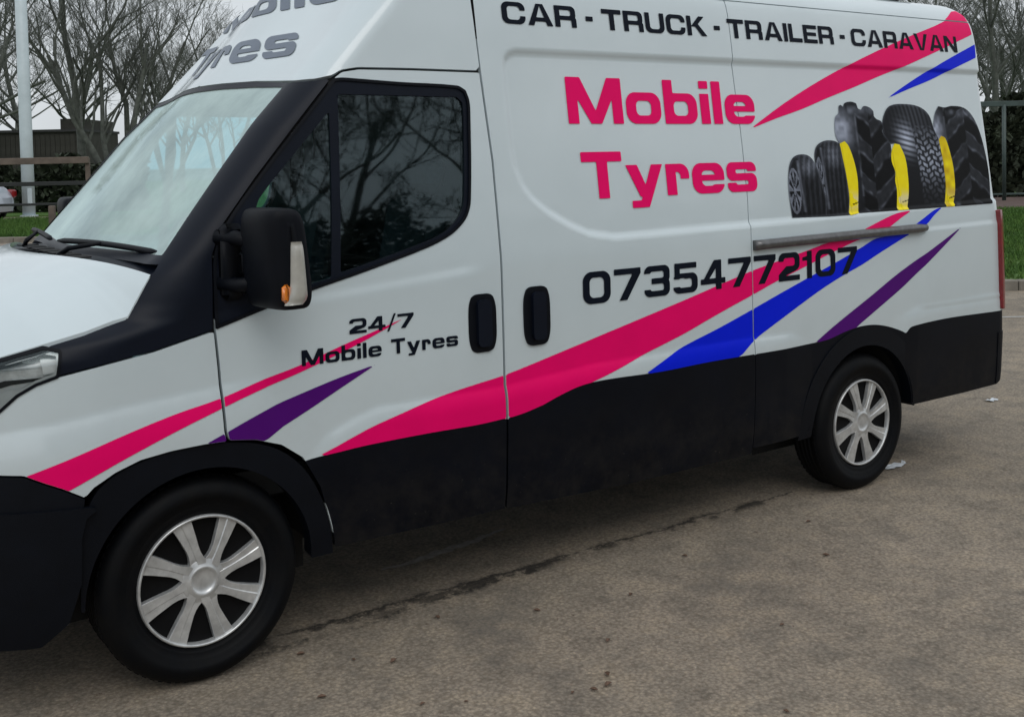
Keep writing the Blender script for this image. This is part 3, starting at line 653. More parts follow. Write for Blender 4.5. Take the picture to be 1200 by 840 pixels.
# recessed pull handles
for (a0, a1, v0, v1) in ((1.072, 1.203, 1.003, 1.232), (1.340, 1.471, 1.001, 1.240)):
    fb = lambda a, v, a0=a0, a1=a1, v0=v0, v1=v1: np.maximum(_box(a, v, a0-.0, v0, a1+.0, v1, .045), np.abs(a-(a0+a1)/2)-(a1-a0)/2*(1-.35*np.maximum(0, np.abs(v-(v0+v1)/2)/((v1-v0)/2))**4))
    o = near_far('door_handle', fb, (a0-.02, a1+.02, v0-.02, v1+.02), .004, 'blackplastic', van, off=.009, thick=.012, relief=False)
    gb = lambda a, v, a0=a0, a1=a1, v0=v0, v1=v1: _box(a, v, a0+.036, v0+.022, a1-.030, v1-.022, .02)
    g = near_far('handle_grip', gb, (a0, a1, v0, v1), .004, 'pillar', van, off=.024, thick=.016, relief=False)
# sliding door rail
def rail(y0):
    mb = MB(); n = 24; V = []; F = []
    sec = [(-.012, .0), (-.024, .004), (-.031, .013), (-.033, .024), (-.031, .034), (-.024, .043), (-.012, .047), (.004, .047), (.004, 0)]
    for i in range(n+1):
        x = 2.688+(4.035-2.688)*i/n; z = 1.303+.014*i/n; k = 1 if i < n else .7
        for (dy, dz) in sec: V.append((x, dy*k, z+dz*(1 if i < n else .8)+(0 if i < n else .005)))
    m = len(sec)
    for i in range(n):
        for j in range(m): F.append((i*m+j, (i+1)*m+j, (i+1)*m+(j+1) % m, i*m+(j+1) % m))
    F.append(tuple(range(m))); F.append(tuple(range(len(V)-1, len(V)-m-1, -1)))
    return obj('sliding_door_rail', V, F, 'steel', van, smooth=True)
r_ = rail(0); mirror_copy(r_)
# mirrors
def mirror_part():
    V = []; F = []; n = 40
    secs = [(-.055, .55, 0), (-.062, .80, 0), (-.075, .93, 0), (-.10, .985, .002), (-.16, 1.0, .006), (-.22, 1.0, .014), (-.255, .98, .022), (-.275, .93, .030), (-.284, .82, .034), (-.288, .60, .036), (-.290, .3, .037), (-.2905, .02, .037)]
    for y, s, dx in secs:
        for k in range(n):
            t = 2*math.pi*k/n; c, d = math.cos(t), math.sin(t)
            ex = .45
            px = math.copysign(abs(c)**ex, c)*.058*s; pz = math.copysign(abs(d)**ex, d)*(.168-.168*(1-s)*.35)
            V.append((.190+px*(1.17 if px > 0 else 1)+dx-(pz)*.10*min(1, -y/.2), y+.008, 1.447+pz))
    for i in range(len(secs)-1):
        for k in range(n): F.append((i*n+k, i*n+(k+1) % n, (i+1)*n+(k+1) % n, (i+1)*n+k))
    F.append(tuple(range(n))); F.append(tuple(range(len(V)-1, len(V)-n-1, -1)))
    o = obj('mirror_housing', V, F, 'blackplastic', van); mirror_copy(o)
    a = MB(); a.tube([(.085, .03, 1.515), (.13, -.03, 1.512), (.165, -.085, 1.495)], [.026, .026, .024], 10)
    o = a.build('mirror_arm', 'blackplastic', van, True); mirror_copy(o)
    a = MB(); a.tube([(.085, .02, 1.36), (.13, -.035, 1.352), (.165, -.085, 1.36)], [.026, .026, .024], 10)
    o = a.build('mirror_arm', 'blackplastic', van, True); mirror_copy(o)
    a = MB(); a.box((.125, .004, 1.43), (.085, .06, .26), bev=.02); a.box((.165, -.045, 1.425), (.06, .07, .10), bev=.02); o = a.build('mirror_mount_with_filler', 'blackplastic', van, True); mirror_copy(o)  # smaller box is a black filler standing in for shadow between the arms
    # repeater lens wrapped on the outer end
    V = []; F = []; m = 14
    for i in range(m+1):
        z = 1.300+.205*i/m; u = i/m; e = 1-max(0, abs(u-.5)*2)**8*.6
        x0 = .208+.006*u-.018*max(0, 1-u*3)**1.5; x1 = .270-.014*u-.016*max(0, 1-u*6)**2
        for (x, y) in ((x0, -.276), (x0+.004, -.298*e-.281*(1-e)), ((x0+x1)/2, -.304*e-.281*(1-e)), (x1-.005, -.298*e-.281*(1-e)), (x1, -.262)): V.append((x, y, z))
    for i in range(m):
        for k in range(4): F.append((i*5+k, i*5+k+1, (i+1)*5+k+1, (i+1)*5+k))
    F.append((0, 1, 2, 3, 4)); F.append(tuple(m*5+k for k in (4, 3, 2, 1, 0)))
    o = obj('mirror_clear_lens', V, F, 'lensgrey', van); mirror_copy(o)
    a = MB(); a.box((.196, -.278, 1.338), (.030, .030, .062), bev=.012); o = a.build('indicator_lens', 'orange', van, True); mirror_copy(o)
    a = MB(); a.box((.254, -.150, 1.44), (.006, .14, .20), bev=.001); o = a.build('mirror_glass', M['chrome'], van); mirror_copy(o)
    for o in van.children:
        if o.name.split('.')[0] in ('mirror_housing', 'mirror_clear_lens', 'indicator_lens', 'mirror_glass') and o.scale.y < 0: o.location += Vector((-.05, .08, 0))
mirror_part()
# wheels
def wheel(x, y0, flip):
    w = bpy.data.objects.new('wheel', None); COL.objects.link(w); w.parent = van; w.location = (x, y0, .352)
    if flip: w.scale = (1, -1, 1)
    return w
def wheel_parts():
    prof = [(.215, .06), (.222, .040), (.228, .034), (.236, .030), (.238, .026), (.244, .0255), (.262, .018), (.264, .0155), (.285, .014), (.287, .011), (.305, .013), (.322, .019), (.336, .030), (.345, .045), (.351, .062)]
    y = .062
    for g in (.095, .125, .155, .185): prof += [(.352, g-.006), (.345, g-.005), (.345, g+.005), (.352, g+.006)]
    prof += [(.351, .215), (.340, .236), (.30, .252), (.215, .245)]
    t = MB(); t.lathe(prof, n=96); tyre = t
    blk = MB()
    for k in range(72):
        a = 2*math.pi*k/72; R = Matrix.Rotation(-a, 3, 'Y')
        for yy, sk in ((.070, .006), (.210, -.006)):
            c = R @ Vector((.3485, 0, 0)); blk.box((c.x, yy, c.z), (.009, .022, .018), R=R, bev=.002)
    d = MB(); d.lathe([(.0, .050), (.10, .052), (.195, .060), (.217, .052)], n=64)
    ring = MB(); ring.lathe([(.2245, .046), (.2240, .028), (.2210, .0235), (.2165, .0235), (.2135, .028), (.2125, .050)], n=96)
    hub = MB(); hub.lathe([(.074, .050), (.0738, .0306), (.0725, .0296), (.0560, .0288), (.0500, .0235), (.0460, .0225), (.0400, .0270), (.0350, .0310), (.018, .0320), (.0, .0320)], n=64)
    sp = []
    for k in range(8):
        a0 = rad(15.5+45*k); s = MB(); V = []; F = []
        st = [(.060, .0300), (.074, .0310), (.084, .0255), (.10, .0220), (.12, .0220), (.14, .0245), (.18, .0295), (.2155, .0345)]
        for r, hw in st:
            yy = .0300+.0035*max(0, (r-.08))/.13
            for u, dy in ((-1, .022), (-1, .0), (-.97, -.0012), (.05, -.0016), (.16, .0016), (.97, -.0004), (1, .0), (1, .022)):
                a = a0+math.atan2(u*hw, r)+.05*(r-.08)/.13
                V.append((r*math.cos(a), yy+dy, r*math.sin(a)))
        for i in range(len(st)-1):
            for j in range(7): F.append((i*8+j, i*8+j+1, (i+1)*8+j+1, (i+1)*8+j))
        s.V = V; s.F = F; sp.append(s)
    return tyre, blk, d, ring, hub, sp
ty, blk, dsk, rng, hub, sps = wheel_parts()
first = wheel(0, 0, False)
kids = [ty.build('tyre', 'rubber', first, True), blk.build('tyre_tread_blocks', 'rubber', first), dsk.build('wheel_disc', 'capdark', first, True), rng.build('hubcap_rim', 'cap', first, True), hub.build('hubcap_centre', 'cap', first, True)]
kids[1]['kind'] = 'stuff'
kids += [s.build('hubcap_spoke', 'cap', first, False) for s in sps]
for (x, y0, fl) in ((3.52, 0, False), (0, 2, True), (3.52, 2, True)):
    w = wheel(x, y0, fl)
    if x > 1: w.scale.y *= .85
    for k in kids:
        c = k.copy(); COL.objects.link(c); c.parent = w
# wheel housings and underbody
def housing(x):
    mb = MB(); V = []; n = 24
    for i in range(n+1):
        t = math.pi*(.02)+math.pi*.96*i/n
        for y in (.012, .33): V.append((x+.43*math.cos(t), y, .352+.43*math.sin(t)))
    F = [(2*i, 2*i+1, 2*i+3, 2*i+2) for i in range(n)]
    mb.add(V, F); mb.add([(x-.5, .33, .2), (x+.5, .33, .2), (x+.5, .33, .9), (x-.5, .33, .9)], [(0, 1, 2, 3)])
    o = mb.build('wheel_housing', 'dark', van, True); mirror_copy(o)
housing(0); housing(3.52)
u = MB()
u.box((2.2, 1.0, .42), (5.2, 1.2, .30), bev=.03); u.box((1.76, 1.0, .46), (2.45, 1.86, .20), bev=.03); u.box((4.34, 1.0, .55), (.66, 1.86, .26), bev=.03); u.box((-.55, 1.0, .55), (.5, 1.5, .55), bev=.05)
u.box((-.62, 1.0, .95), (.5, 1.3, .3), bev=.05)
u.build('underbody', 'dark', van)
u = MB(); u.box((1.75, 1.42, .30), (1.9, .55, .22), bev=.06); u.build('light_block_tank', 'dark', van)  # unseen tank, added to block far-side light and deepen the shadow beneath
u = MB(); u.box((2.2, .55, .30), (1.2, .40, .18), bev=.05); u.build('light_block_box', 'dark', van)  # unseen box, added under the floor as another light blocker
for ax_ in (0, 3.52):
    u = MB(); u.tube([(ax_, .2, .35), (ax_, 1.8, .35)], .06, 10); u.build('axle', 'dark', van, True)
u = MB(); u.tube([(.9, .5, .26), (3.0, .5, .27), (4.5, .5, .33)], .035, 8)
u.build('exhaust_pipe', 'dark', van, True)
# side step ledge under the door
# cab interior
c = MB(); c.box((1.33, 1, 1.40), (.03, 1.74, 1.4)); c.build('bulkhead', 'cabin', van)
c = MB(); c.box((.55, 1, .62), (1.6, 1.76, .1)); c.build('cab_floor', 'cabin', van)
c = MB(); c.box((.92, 1, 2.10), (.74, 1.5, .02)); c.build('headlining', 'cabin', van)
c = MB(); c.box((.20, 1.0, 1.12), (.46, 1.66, .40), bev=.08); c.box((.17, 1.0, 1.31), (.36, 1.5, .08), bev=.03); c.build('dashboard', 'cabin', van, False)
for y in (.48, 1.52):
    s = MB(); s.box((.80, y, .93), (.52, .48, .16), bev=.05); s.box((.80, y, .75), (.4, .36, .22), bev=.02)
    R = Matrix.Rotation(rad(12), 3, 'Y'); s.box((1.10, y, 1.28), (.13, .46, .66), R=R, bev=.05)
    o = s.build('seat', 'seat', van, False)
    h = MB(); h.box((1.18, y, 1.70), (.09, .26, .17), R=R, bev=.04); h.tube([(1.17, y-.06, 1.55), (1.18, y-.06, 1.66)], .008, 6); h.tube([(1.17, y+.06, 1.55), (1.18, y+.06, 1.66)], .008, 6)
    h.build('headrest', 'seat', o)
s = MB(); R = Matrix.Rotation(rad(-62), 3, 'Y'); pts = [Vector((.40, 1.50, 1.33))+R @ Vector((.2*math.cos(t), .2*math.sin(t), 0)) for t in np.linspace(0, 2*math.pi, 33)]
s.tube(pts, .015, 8, False); s.tube([(.40, 1.5, 1.33), (.24, 1.5, 1.22)], .04, 8)
for t in (0, 2.1, 4.2): s.tube([(.40, 1.5, 1.33), Vector((.40, 1.50, 1.33))+R @ Vector((.2*math.cos(t), .2*math.sin(t), 0))], .013, 6)
s.build('steering_wheel', 'cabin', van, True)
# roof vent near the tail
mb = MB(); mb.box((4.34, .52, 2.69), (.22, .30, .10), bev=.03); mb.box((4.16, .52, 2.665), (.60, .34, .04), bev=.01); mb.build('roof_vent', 'blackplastic', van)
# side load box walls so nothing shows through the shut lines
mb = MB(); mb.box((3.03, 1, 1.62), (3.36, 1.62, 1.6)); mb.build('load_box', 'dark', van)
def line_d(P, w):
    P = np.array(P)
    def f(a, v):
        d = np.full(a.shape, 9.)
        for p, q in zip(P[:-1], P[1:]):
            e = q-p; t = np.clip(((a-p[0])*e[0]+(v-p[1])*e[1])/(e@e), 0, 1); d = np.minimum(d, np.hypot(a-p[0]-e[0]*t, v-p[1]-e[1]*t))
        return d-w
    return f
near_far('pillar_gap_blocker', inter(line_d(DOOR_F[:9], .028), lambda a, v: -grow(poly(G1), .004)(a, v)), (0, .65, .82, 2.12), .012, 'dark', van, off=-.026, relief=False)  # dark sheet added behind the door seam so no light shows through
near_far('roof_gap_blocker', line_d(DOOR_F[8:12]+[(1.22, 2.108)], .02), (.5, 1.26, 2.03, 2.14), .012, 'dark', van, off=-.026, relief=False)  # same added dark sheet, behind the seam over the door
for sv in (BS, SS): near_far('door_pillar', inter(lambda a, v: np.abs(a-sv(v))-.04, lambda a, v: .45-v, lambda a, v: v-2.48), (1.1, 2.8, .4, 2.5), .02, 'dark', van, off=-.03, relief=False)

# ---------------------------------------------------------------- livery (flat vinyl on the near side)
body_all = lambda a, v: np.minimum.reduce([grow(door_in, -.001)(a, v), grow(slide, -.001)(a, v), grow(rear, -.001)(a, v), grow(poly(fender_poly), -.001)(a, v)])
no_trim = lambda a, v: -np.minimum(poly_sdf(a, v, TRIM_F), poly_sdf(a, v, TRIM_R))+.0
def stripe(name, P, mat, off=.0020, reg=None, cell=.008):
    P = np.array(rounded(P, 30, 3)); bx = (P[:, 0].min()-.01, P[:, 0].max()+.01, P[:, 1].min()-.01, P[:, 1].max()+.01)
    return sheet(name, inter(poly(P), reg or body_all, no_trim), bx, cell, mat, van, off=off)
arch_clear = lambda a, v: -poly_sdf(a, v, ARCH_OUT)
reg_f = inter(body_all, arch_clear)
stripe('pink_front_stripe', [(-.563, .806), (-.445, .745), (-.30, .808), (-.111, .879), (.081, .945), (.22, .985), (.354, 1.021), (.467, 1.056), (.60, 1.10), (.70, 1.138), (.791, 1.174), (.68, 1.142), (.523, 1.098), (.354, 1.046), (.22, 1.015), (.075, .976), (-.11, .938), (-.302, .888), (-.45, .842)], 'pink', reg=reg_f, cell=.0035)
stripe('purple_front_stripe', [(-.02, .82), (.199, .80), (.29, .842), (.382, .883), (.52, .948), (.662, 1.014), (.52, .986), (.384, .953), (.26, .920), (.12, .873)], 'purple', reg=reg_f, cell=.006)
stripe('pink_side_stripe', [(.376, .70), (.61, .782), (.76, .819), (.911, .852), (1.07, .877), (1.236, .897), (1.48, .947), (1.724, .999), (2.224, 1.106), (2.671, 1.206), (2.85, 1.238), (2.973, 1.260), (3.10, 1.282), (3.24, 1.307), (3.60, 1.325), (3.451, 1.302), (3.255, 1.254), (3.072, 1.204), (2.853, 1.146), (2.667, 1.090), (2.552, 1.057), (2.38, 1.005), (2.22, .955), (2.0, .897), (1.806, .843), (1.64, .803), (1.48, .766), (1.36, .742), (1.264, .718), (1.23, .70)], 'pink')
stripe('pink_tip_stripe', [(3.50, 1.352), (3.66, 1.395), (3.80, 1.427), (3.935, 1.438), (3.83, 1.40), (3.70, 1.352)], 'pink')
stripe('blue_side_stripe', [(1.96, .80), (2.08, .848), (2.219, .899), (2.44, .957), (2.666, 1.022), (2.87, 1.083), (3.07, 1.141), (3.313, 1.211), (3.505, 1.270), (3.62, 1.306), (3.915, 1.316), (3.80, 1.28), (3.64, 1.228), (3.496, 1.178), (3.33, 1.130), (3.158, 1.072), (2.91, .973), (2.66, .868), (2.555, .81), (2.2, .80)], 'blue')
stripe('blue_tip_stripe', [(3.935, 1.352), (4.04, 1.393), (4.139, 1.431), (4.215, 1.444), (4.13, 1.403), (4.045, 1.354)], 'blue')
stripe('purple_side_stripe', [(3.07, .79), (3.21, .858), (3.353, .921), (3.57, 1.012), (3.79, 1.107), (4.08, 1.215), (4.385, 1.334), (4.12, 1.185), (3.851, 1.043), (3.70, .974), (3.56, .912), (3.46, .867), (3.37, .82)], 'purple')
stripe('pink_upper_stripe', [(2.755, 1.877), (3.02, 2.004), (3.308, 2.124), (3.66, 2.250), (4.048, 2.372), (4.34, 2.455), (4.58, 2.53), (4.672, 2.53), (4.695, 2.50), (4.70, 2.425), (4.36, 2.320), (4.017, 2.218), (3.80, 2.160), (3.576, 2.096), (3.36, 2.038), (3.154, 1.979), (2.95, 1.930)], 'pink')
sheet('pink_roof_edge_stripe', inter(poly([(4.42, 2.478), (4.52, 2.53), (4.60, 2.578), (4.655, 2.590), (4.69, 2.55), (4.70, 2.48)]), lambda a, v: 2.505-v), (4.4, 4.72, 2.47, 2.6), .006, 'pink', van, off=.002)
stripe('blue_upper_stripe', [(3.844, 2.040), (4.00, 2.107), (4.183, 2.180), (4.45, 2.278), (4.716, 2.368), (4.705, 2.289), (4.48, 2.221), (4.257, 2.151), (4.05, 2.097)], 'blue', cell=.006)
LV = .0032
lettering('lettering_services', 'CAR - TRUCK - TRAILER - CARAVAN', 1.352, 2.312, 4.530, .092, 'ink', van, LV, space=.36, tv=.25, th=.19)
lettering('lettering_mobile', 'Mobile', 1.656, 1.903, 2.805, .200, 'pink', van, LV, tv=.27, th=.185, gap=.10)
lettering('lettering_tyres', 'Tyres', 1.700, 1.582, 2.768, .200, 'pink', van, LV, tv=.27, th=.185, gap=.085)
lettering('lettering_phone_number', '07354772107', 1.650, 1.140, 3.455, .136, 'ink', van, LV, tv=.235, th=.185, gap=.13)
lettering('lettering_hours', '24/7', .556, 1.136, .826, .054, 'ink', van, LV, tv=.22, th=.19, gap=.08, cell=.0022)
lettering('lettering_door', 'Mobile Tyres', .366, 1.043, 1.020, .056, 'ink', van, LV, tv=.26, th=.18, gap=.13, space=.55, cell=.0022)
lettering('lettering_cab_front', 'Tyres', -.905, 2.178, .330, .150, 'ink2', van, LV, tv=.27, th=.18, gap=.12, cell=.005)
lettering('lettering_cab_front', 'Mobile', -.70, 2.402, .590, .130, 'ink2', van, LV, tv=.27, th=.18, gap=.12, cell=.006)

# the printed picture of a row of tyres
T1 = [(2.992, 1.443), (2.985, 1.577), (3.004, 1.686), (3.040, 1.736), (3.103, 1.752), (3.169, 1.739), (3.214, 1.682), (3.237, 1.61), (3.259, 1.527), (3.247, 1.437)]
T2 = [(3.214, 1.682), (3.202, 1.723), (3.220, 1.785), (3.283, 1.816), (3.363, 1.818), (3.409, 1.803), (3.42, 1.73), (3.435, 1.625), (3.439, 1.521), (3.42, 1.437), (3.245, 1.437), (3.259, 1.527), (3.237, 1.61)]
Y1 = [(3.409, 1.803), (3.451, 1.815), (3.479, 1.787), (3.512, 1.696), (3.521, 1.602), (3.497, 1.443), (3.42, 1.435), (3.439, 1.521), (3.435, 1.625), (3.42, 1.73)]
T3 = [(3.428, 1.960), (3.436, 1.996), (3.452, 2.002), (3.470, 1.992), (3.486, 2.012), (3.54, 2.020), (3.580, 2.012), (3.590, 1.984), (3.612, 1.978), (3.640, 1.998), (3.690, 1.990), (3.716, 1.972), (3.716, 1.944), (3.735, 1.930), (3.772, 1.918), (3.786, 1.890), (3.770, 1.868), (3.781, 1.843), (3.828, 1.799), (3.829, 1.756), (3.828, 1.701), (3.839, 1.647), (3.839, 1.549), (3.82, 1.443), (3.497, 1.443), (3.521, 1.602), (3.512, 1.696), (3.479, 1.787), (3.451, 1.815), (3.409, 1.803), (3.388, 1.834), (3.385, 1.88), (3.400, 1.94)]
Y2 = [(3.829, 1.756), (3.863, 1.799), (3.906, 1.793), (3.939, 1.732), (3.949, 1.666), (3.942, 1.546), (3.909, 1.443), (3.82, 1.443), (3.839, 1.549), (3.833, 1.60), (3.843, 1.647), (3.822, 1.701)]
T4 = [(3.779, 1.908), (3.818, 1.973), (3.867, 2.003), (3.976, 2.013), (4.119, 2.000), (4.203, 1.954), (4.234, 1.875), (4.266, 1.818), (4.275, 1.749), (4.283, 1.67), (4.281, 1.557), (4.248, 1.443), (3.909, 1.443), (3.942, 1.546), (3.949, 1.666), (3.939, 1.732), (3.906, 1.793), (3.863, 1.799), (3.828, 1.799), (3.781, 1.843)]
Y3 = [(4.266, 1.818), (4.293, 1.838), (4.329, 1.823), (4.359, 1.737), (4.373, 1.657), (4.365, 1.531), (4.325, 1.443), (4.248, 1.443), (4.281, 1.557), (4.283, 1.67), (4.275, 1.749)]
T5 = [(4.233, 1.897), (4.262, 1.965), (4.300, 2.004), (4.36, 1.998), (4.425, 2.007), (4.542, 1.998), (4.614, 1.956), (4.667, 1.874), (4.70, 1.76), (4.716, 1.614), (4.700, 1.444), (4.325, 1.443), (4.365, 1.531), (4.373, 1.657), (4.359, 1.737), (4.329, 1.823), (4.293, 1.838), (4.266, 1.818), (4.234, 1.875)]
def rgb(g): return np.stack([g*.86, g*.95, g*1.18], -1)
def vn(a, v, f, seed=0):
    """cheap value noise for the print's blotchy shading"""
    x = a*f+seed*7.3; y = v*f+seed*3.1; xi = np.floor(x); yi = np.floor(y); fx = sst(x-xi); fy = sst(y-yi)
    h = lambda p, q: np.modf(np.abs(np.sin(p*127.1+q*311.7)*43758.5453))[0]
    return (h(xi, yi)*(1-fx)+h(xi+1, yi)*fx)*(1-fy)+(h(xi, yi+1)*(1-fx)+h(xi+1, yi+1)*fx)*fy
def uv(a, v, P): return (a-P[:, 0].min())/np.ptp(P[:, 0]), (v-1.44)/np.ptp(P[:, 1])
def road(P, lf):
    P = np.array(P)
    def f(a, v):
        d = -poly_sdf(a, v, P); u, w = uv(a, v, P); c = np.sqrt(np.clip(1-w**2.4, 0, 1)); s = (u-.10-.16*(1-c))
        gro = np.sin(s*44+.6*w) > .2
        g = .010+.016*gro*(u > lf)+.16*np.exp(-((w-.80)/.13)**2)*np.exp(-((u-.60)/.22)**2)*(.5+.5*gro)
        edge = np.exp(-((u-lf-.10*(1-w))/.035)**2); g = g+.10*edge*(w > .08)*(w < .9)
        ex = (u-lf*.55)/(lf*.55); ey = (w-.42)/.36; rr_ = np.hypot(ex, ey); an = np.arctan2(ey, ex)
        rim = (rr_ < 1)*(u < lf*1.1); sp = (np.sin(an*9) > -.1)*(rr_ > .25)+(rr_ < .2)+(rr_ > .86)
        g = g*(1-rim)+rim*(.006+.24*sp*(.5+.5*vn(a, v, 50)))
        g = g+.05*np.exp(-(d/.007)**2); g = g*(1-.5*np.exp(-w/.12))*(.7+.6*vn(a, v, 60))
        return rgb(np.clip(g, .003, .5))
    return f
def tractor(P, lx, s=1, seed=1):
    P = np.array(P)
    def f(a, v):
        d = -poly_sdf(a, v, P); u, w = uv(a, v, P)
        q = (w*3.0+s*(u-.55)*1.5*np.sign(.62-u)+.5*(u > .62)+.12*vn(a, v, 22, seed))
        fr = q-np.floor(q); lug = sst((fr-.45)/.10)*sst((.98-fr)/.06); hi = np.exp(-((fr-.52)/.05)**2)+.5*np.exp(-((fr-.93)/.035)**2)
        tread = sst((u-lx)/.05)
        g = .003+tread*(.020*lug+.13*hi*vn(a, v, 35, seed)**1.5)
        wall = 1-tread; g = g+wall*(.40*np.exp(-((w-.76)/.13)**2)*np.exp(-((u/lx-.25)/.5)**2)+.012)
        ridge = np.exp(-((u-lx-.02)/.018)**2); g = g+.10*ridge*(w > .15)*(w < .9)*vn(a, v, 50, seed)
        crown = np.exp(-((w-.93)/.035)**2); g = g+.14*crown*(u > .25)*vn(a, v, 30, seed)-.012*np.exp(-((w-.985)/.02)**2)
        g = g*(1-.35*np.exp(-w/.2))*(.65+.7*vn(a, v, 45, seed+2))+.03*np.exp(-(d/.006)**2)*(w > .5)
        return rgb(np.clip(g, .002, .5))
    return f
def block(P):
    P = np.array(P)
    def f(a, v):
        d = -poly_sdf(a, v, P); u, w = uv(a, v, P)
        s = u-.26*np.sqrt(np.clip(1-(w*.9)**2, 0, 1))+.2; w_ = w+.35*np.abs(((s*4.5) % 1)-.5)/4.5+.006*(vn(a, v, 40)-.5); row = np.floor(w_*19); sx = s*9+.37*(row % 3)+.25*vn(a, v, 30); ff = sx-np.floor(sx); rr = w_*19-row
        blk_ = sst((ff-.18)/.12)*sst((.92-ff)/.1)*sst((rr-.12)/.15)*sst((.9-rr)/.15)
        tread = sst((s-.50)/.03); fade = np.exp(-((w-.48)/.20)**2)
        g = .010+tread*(w < .80)*(.010+.42*fade)*blk_*(.5+.6*vn(a, v, 60))+.012*(1-blk_)*tread*fade
        g = g+(w > .70)*.045*(.6+.5*np.sin(s*90))*np.exp(-((u-.55)/.3)**2)
        wall = 1-tread; g = g+wall*(w > .30)*(.55*np.exp(-((w-.66)/.12)**2)*np.exp(-((s-.38)/.13)**2)*(.65+.5*np.sin(w*120+s*20)))
        g = g*(1-.3*np.exp(-w/.15))+.04*np.exp(-(d/.006)**2)*(w > .3)
        return rgb(np.clip(g, .003, .6))
    return f
def yellow(P, k):
    P = np.array(P)
    def f(a, v):
        u, w = uv(a, v, P); n = vn(a, v, 26, k); n2 = vn(a, v, 60, k+4)
        c = np.stack([.93-.06*n-(.30*n if k == 3 else 0), .76-.07*n-(.34*n if k == 3 else 0)+.03*n2, .002+.01*n2], -1)
        pale = np.clip(np.exp(-((w-.17)/.09)**2)*(n > .35), 0, 1)[..., None]*(.75 if k < 3 else .15)
        c = c*(1-pale)+np.array([.74, .68, .46])*pale
        dk = (np.abs(w-.10-.06*u) < .009) & (u > .45)
        dk2 = np.clip(1-np.abs(u-.10-.25*(1-w))/.05, 0, 1)*.25
        return np.where(dk[..., None], c*.15, c*(1-dk2[..., None]))
    return f
for nm, P, fn in (('tyre_picture', T1, road(T1, .30)), ('tyre_picture', T2, road(T2, .22)), ('tyre_picture', T3, tractor(T3, .36)), ('tyre_picture', T4, block(T4)), ('tyre_picture', T5, tractor(T5, .20, -1, 5)),
                  ('yellow_wheel_picture', Y1, yellow(Y1, 1)), ('yellow_wheel_picture', Y2, yellow(Y2, 2)), ('yellow_wheel_picture', Y3, yellow(Y3, 3))):
    Q = np.array(P); sheet(nm, poly(rounded(P, 50, 4)), (Q[:, 0].min()-.01, Q[:, 0].max()+.01, Q[:, 1].min()-.01, Q[:, 1].max()+.01), .0042, 'print', van, off=LV if 'tyre' in nm else LV+.0006, color=fn)

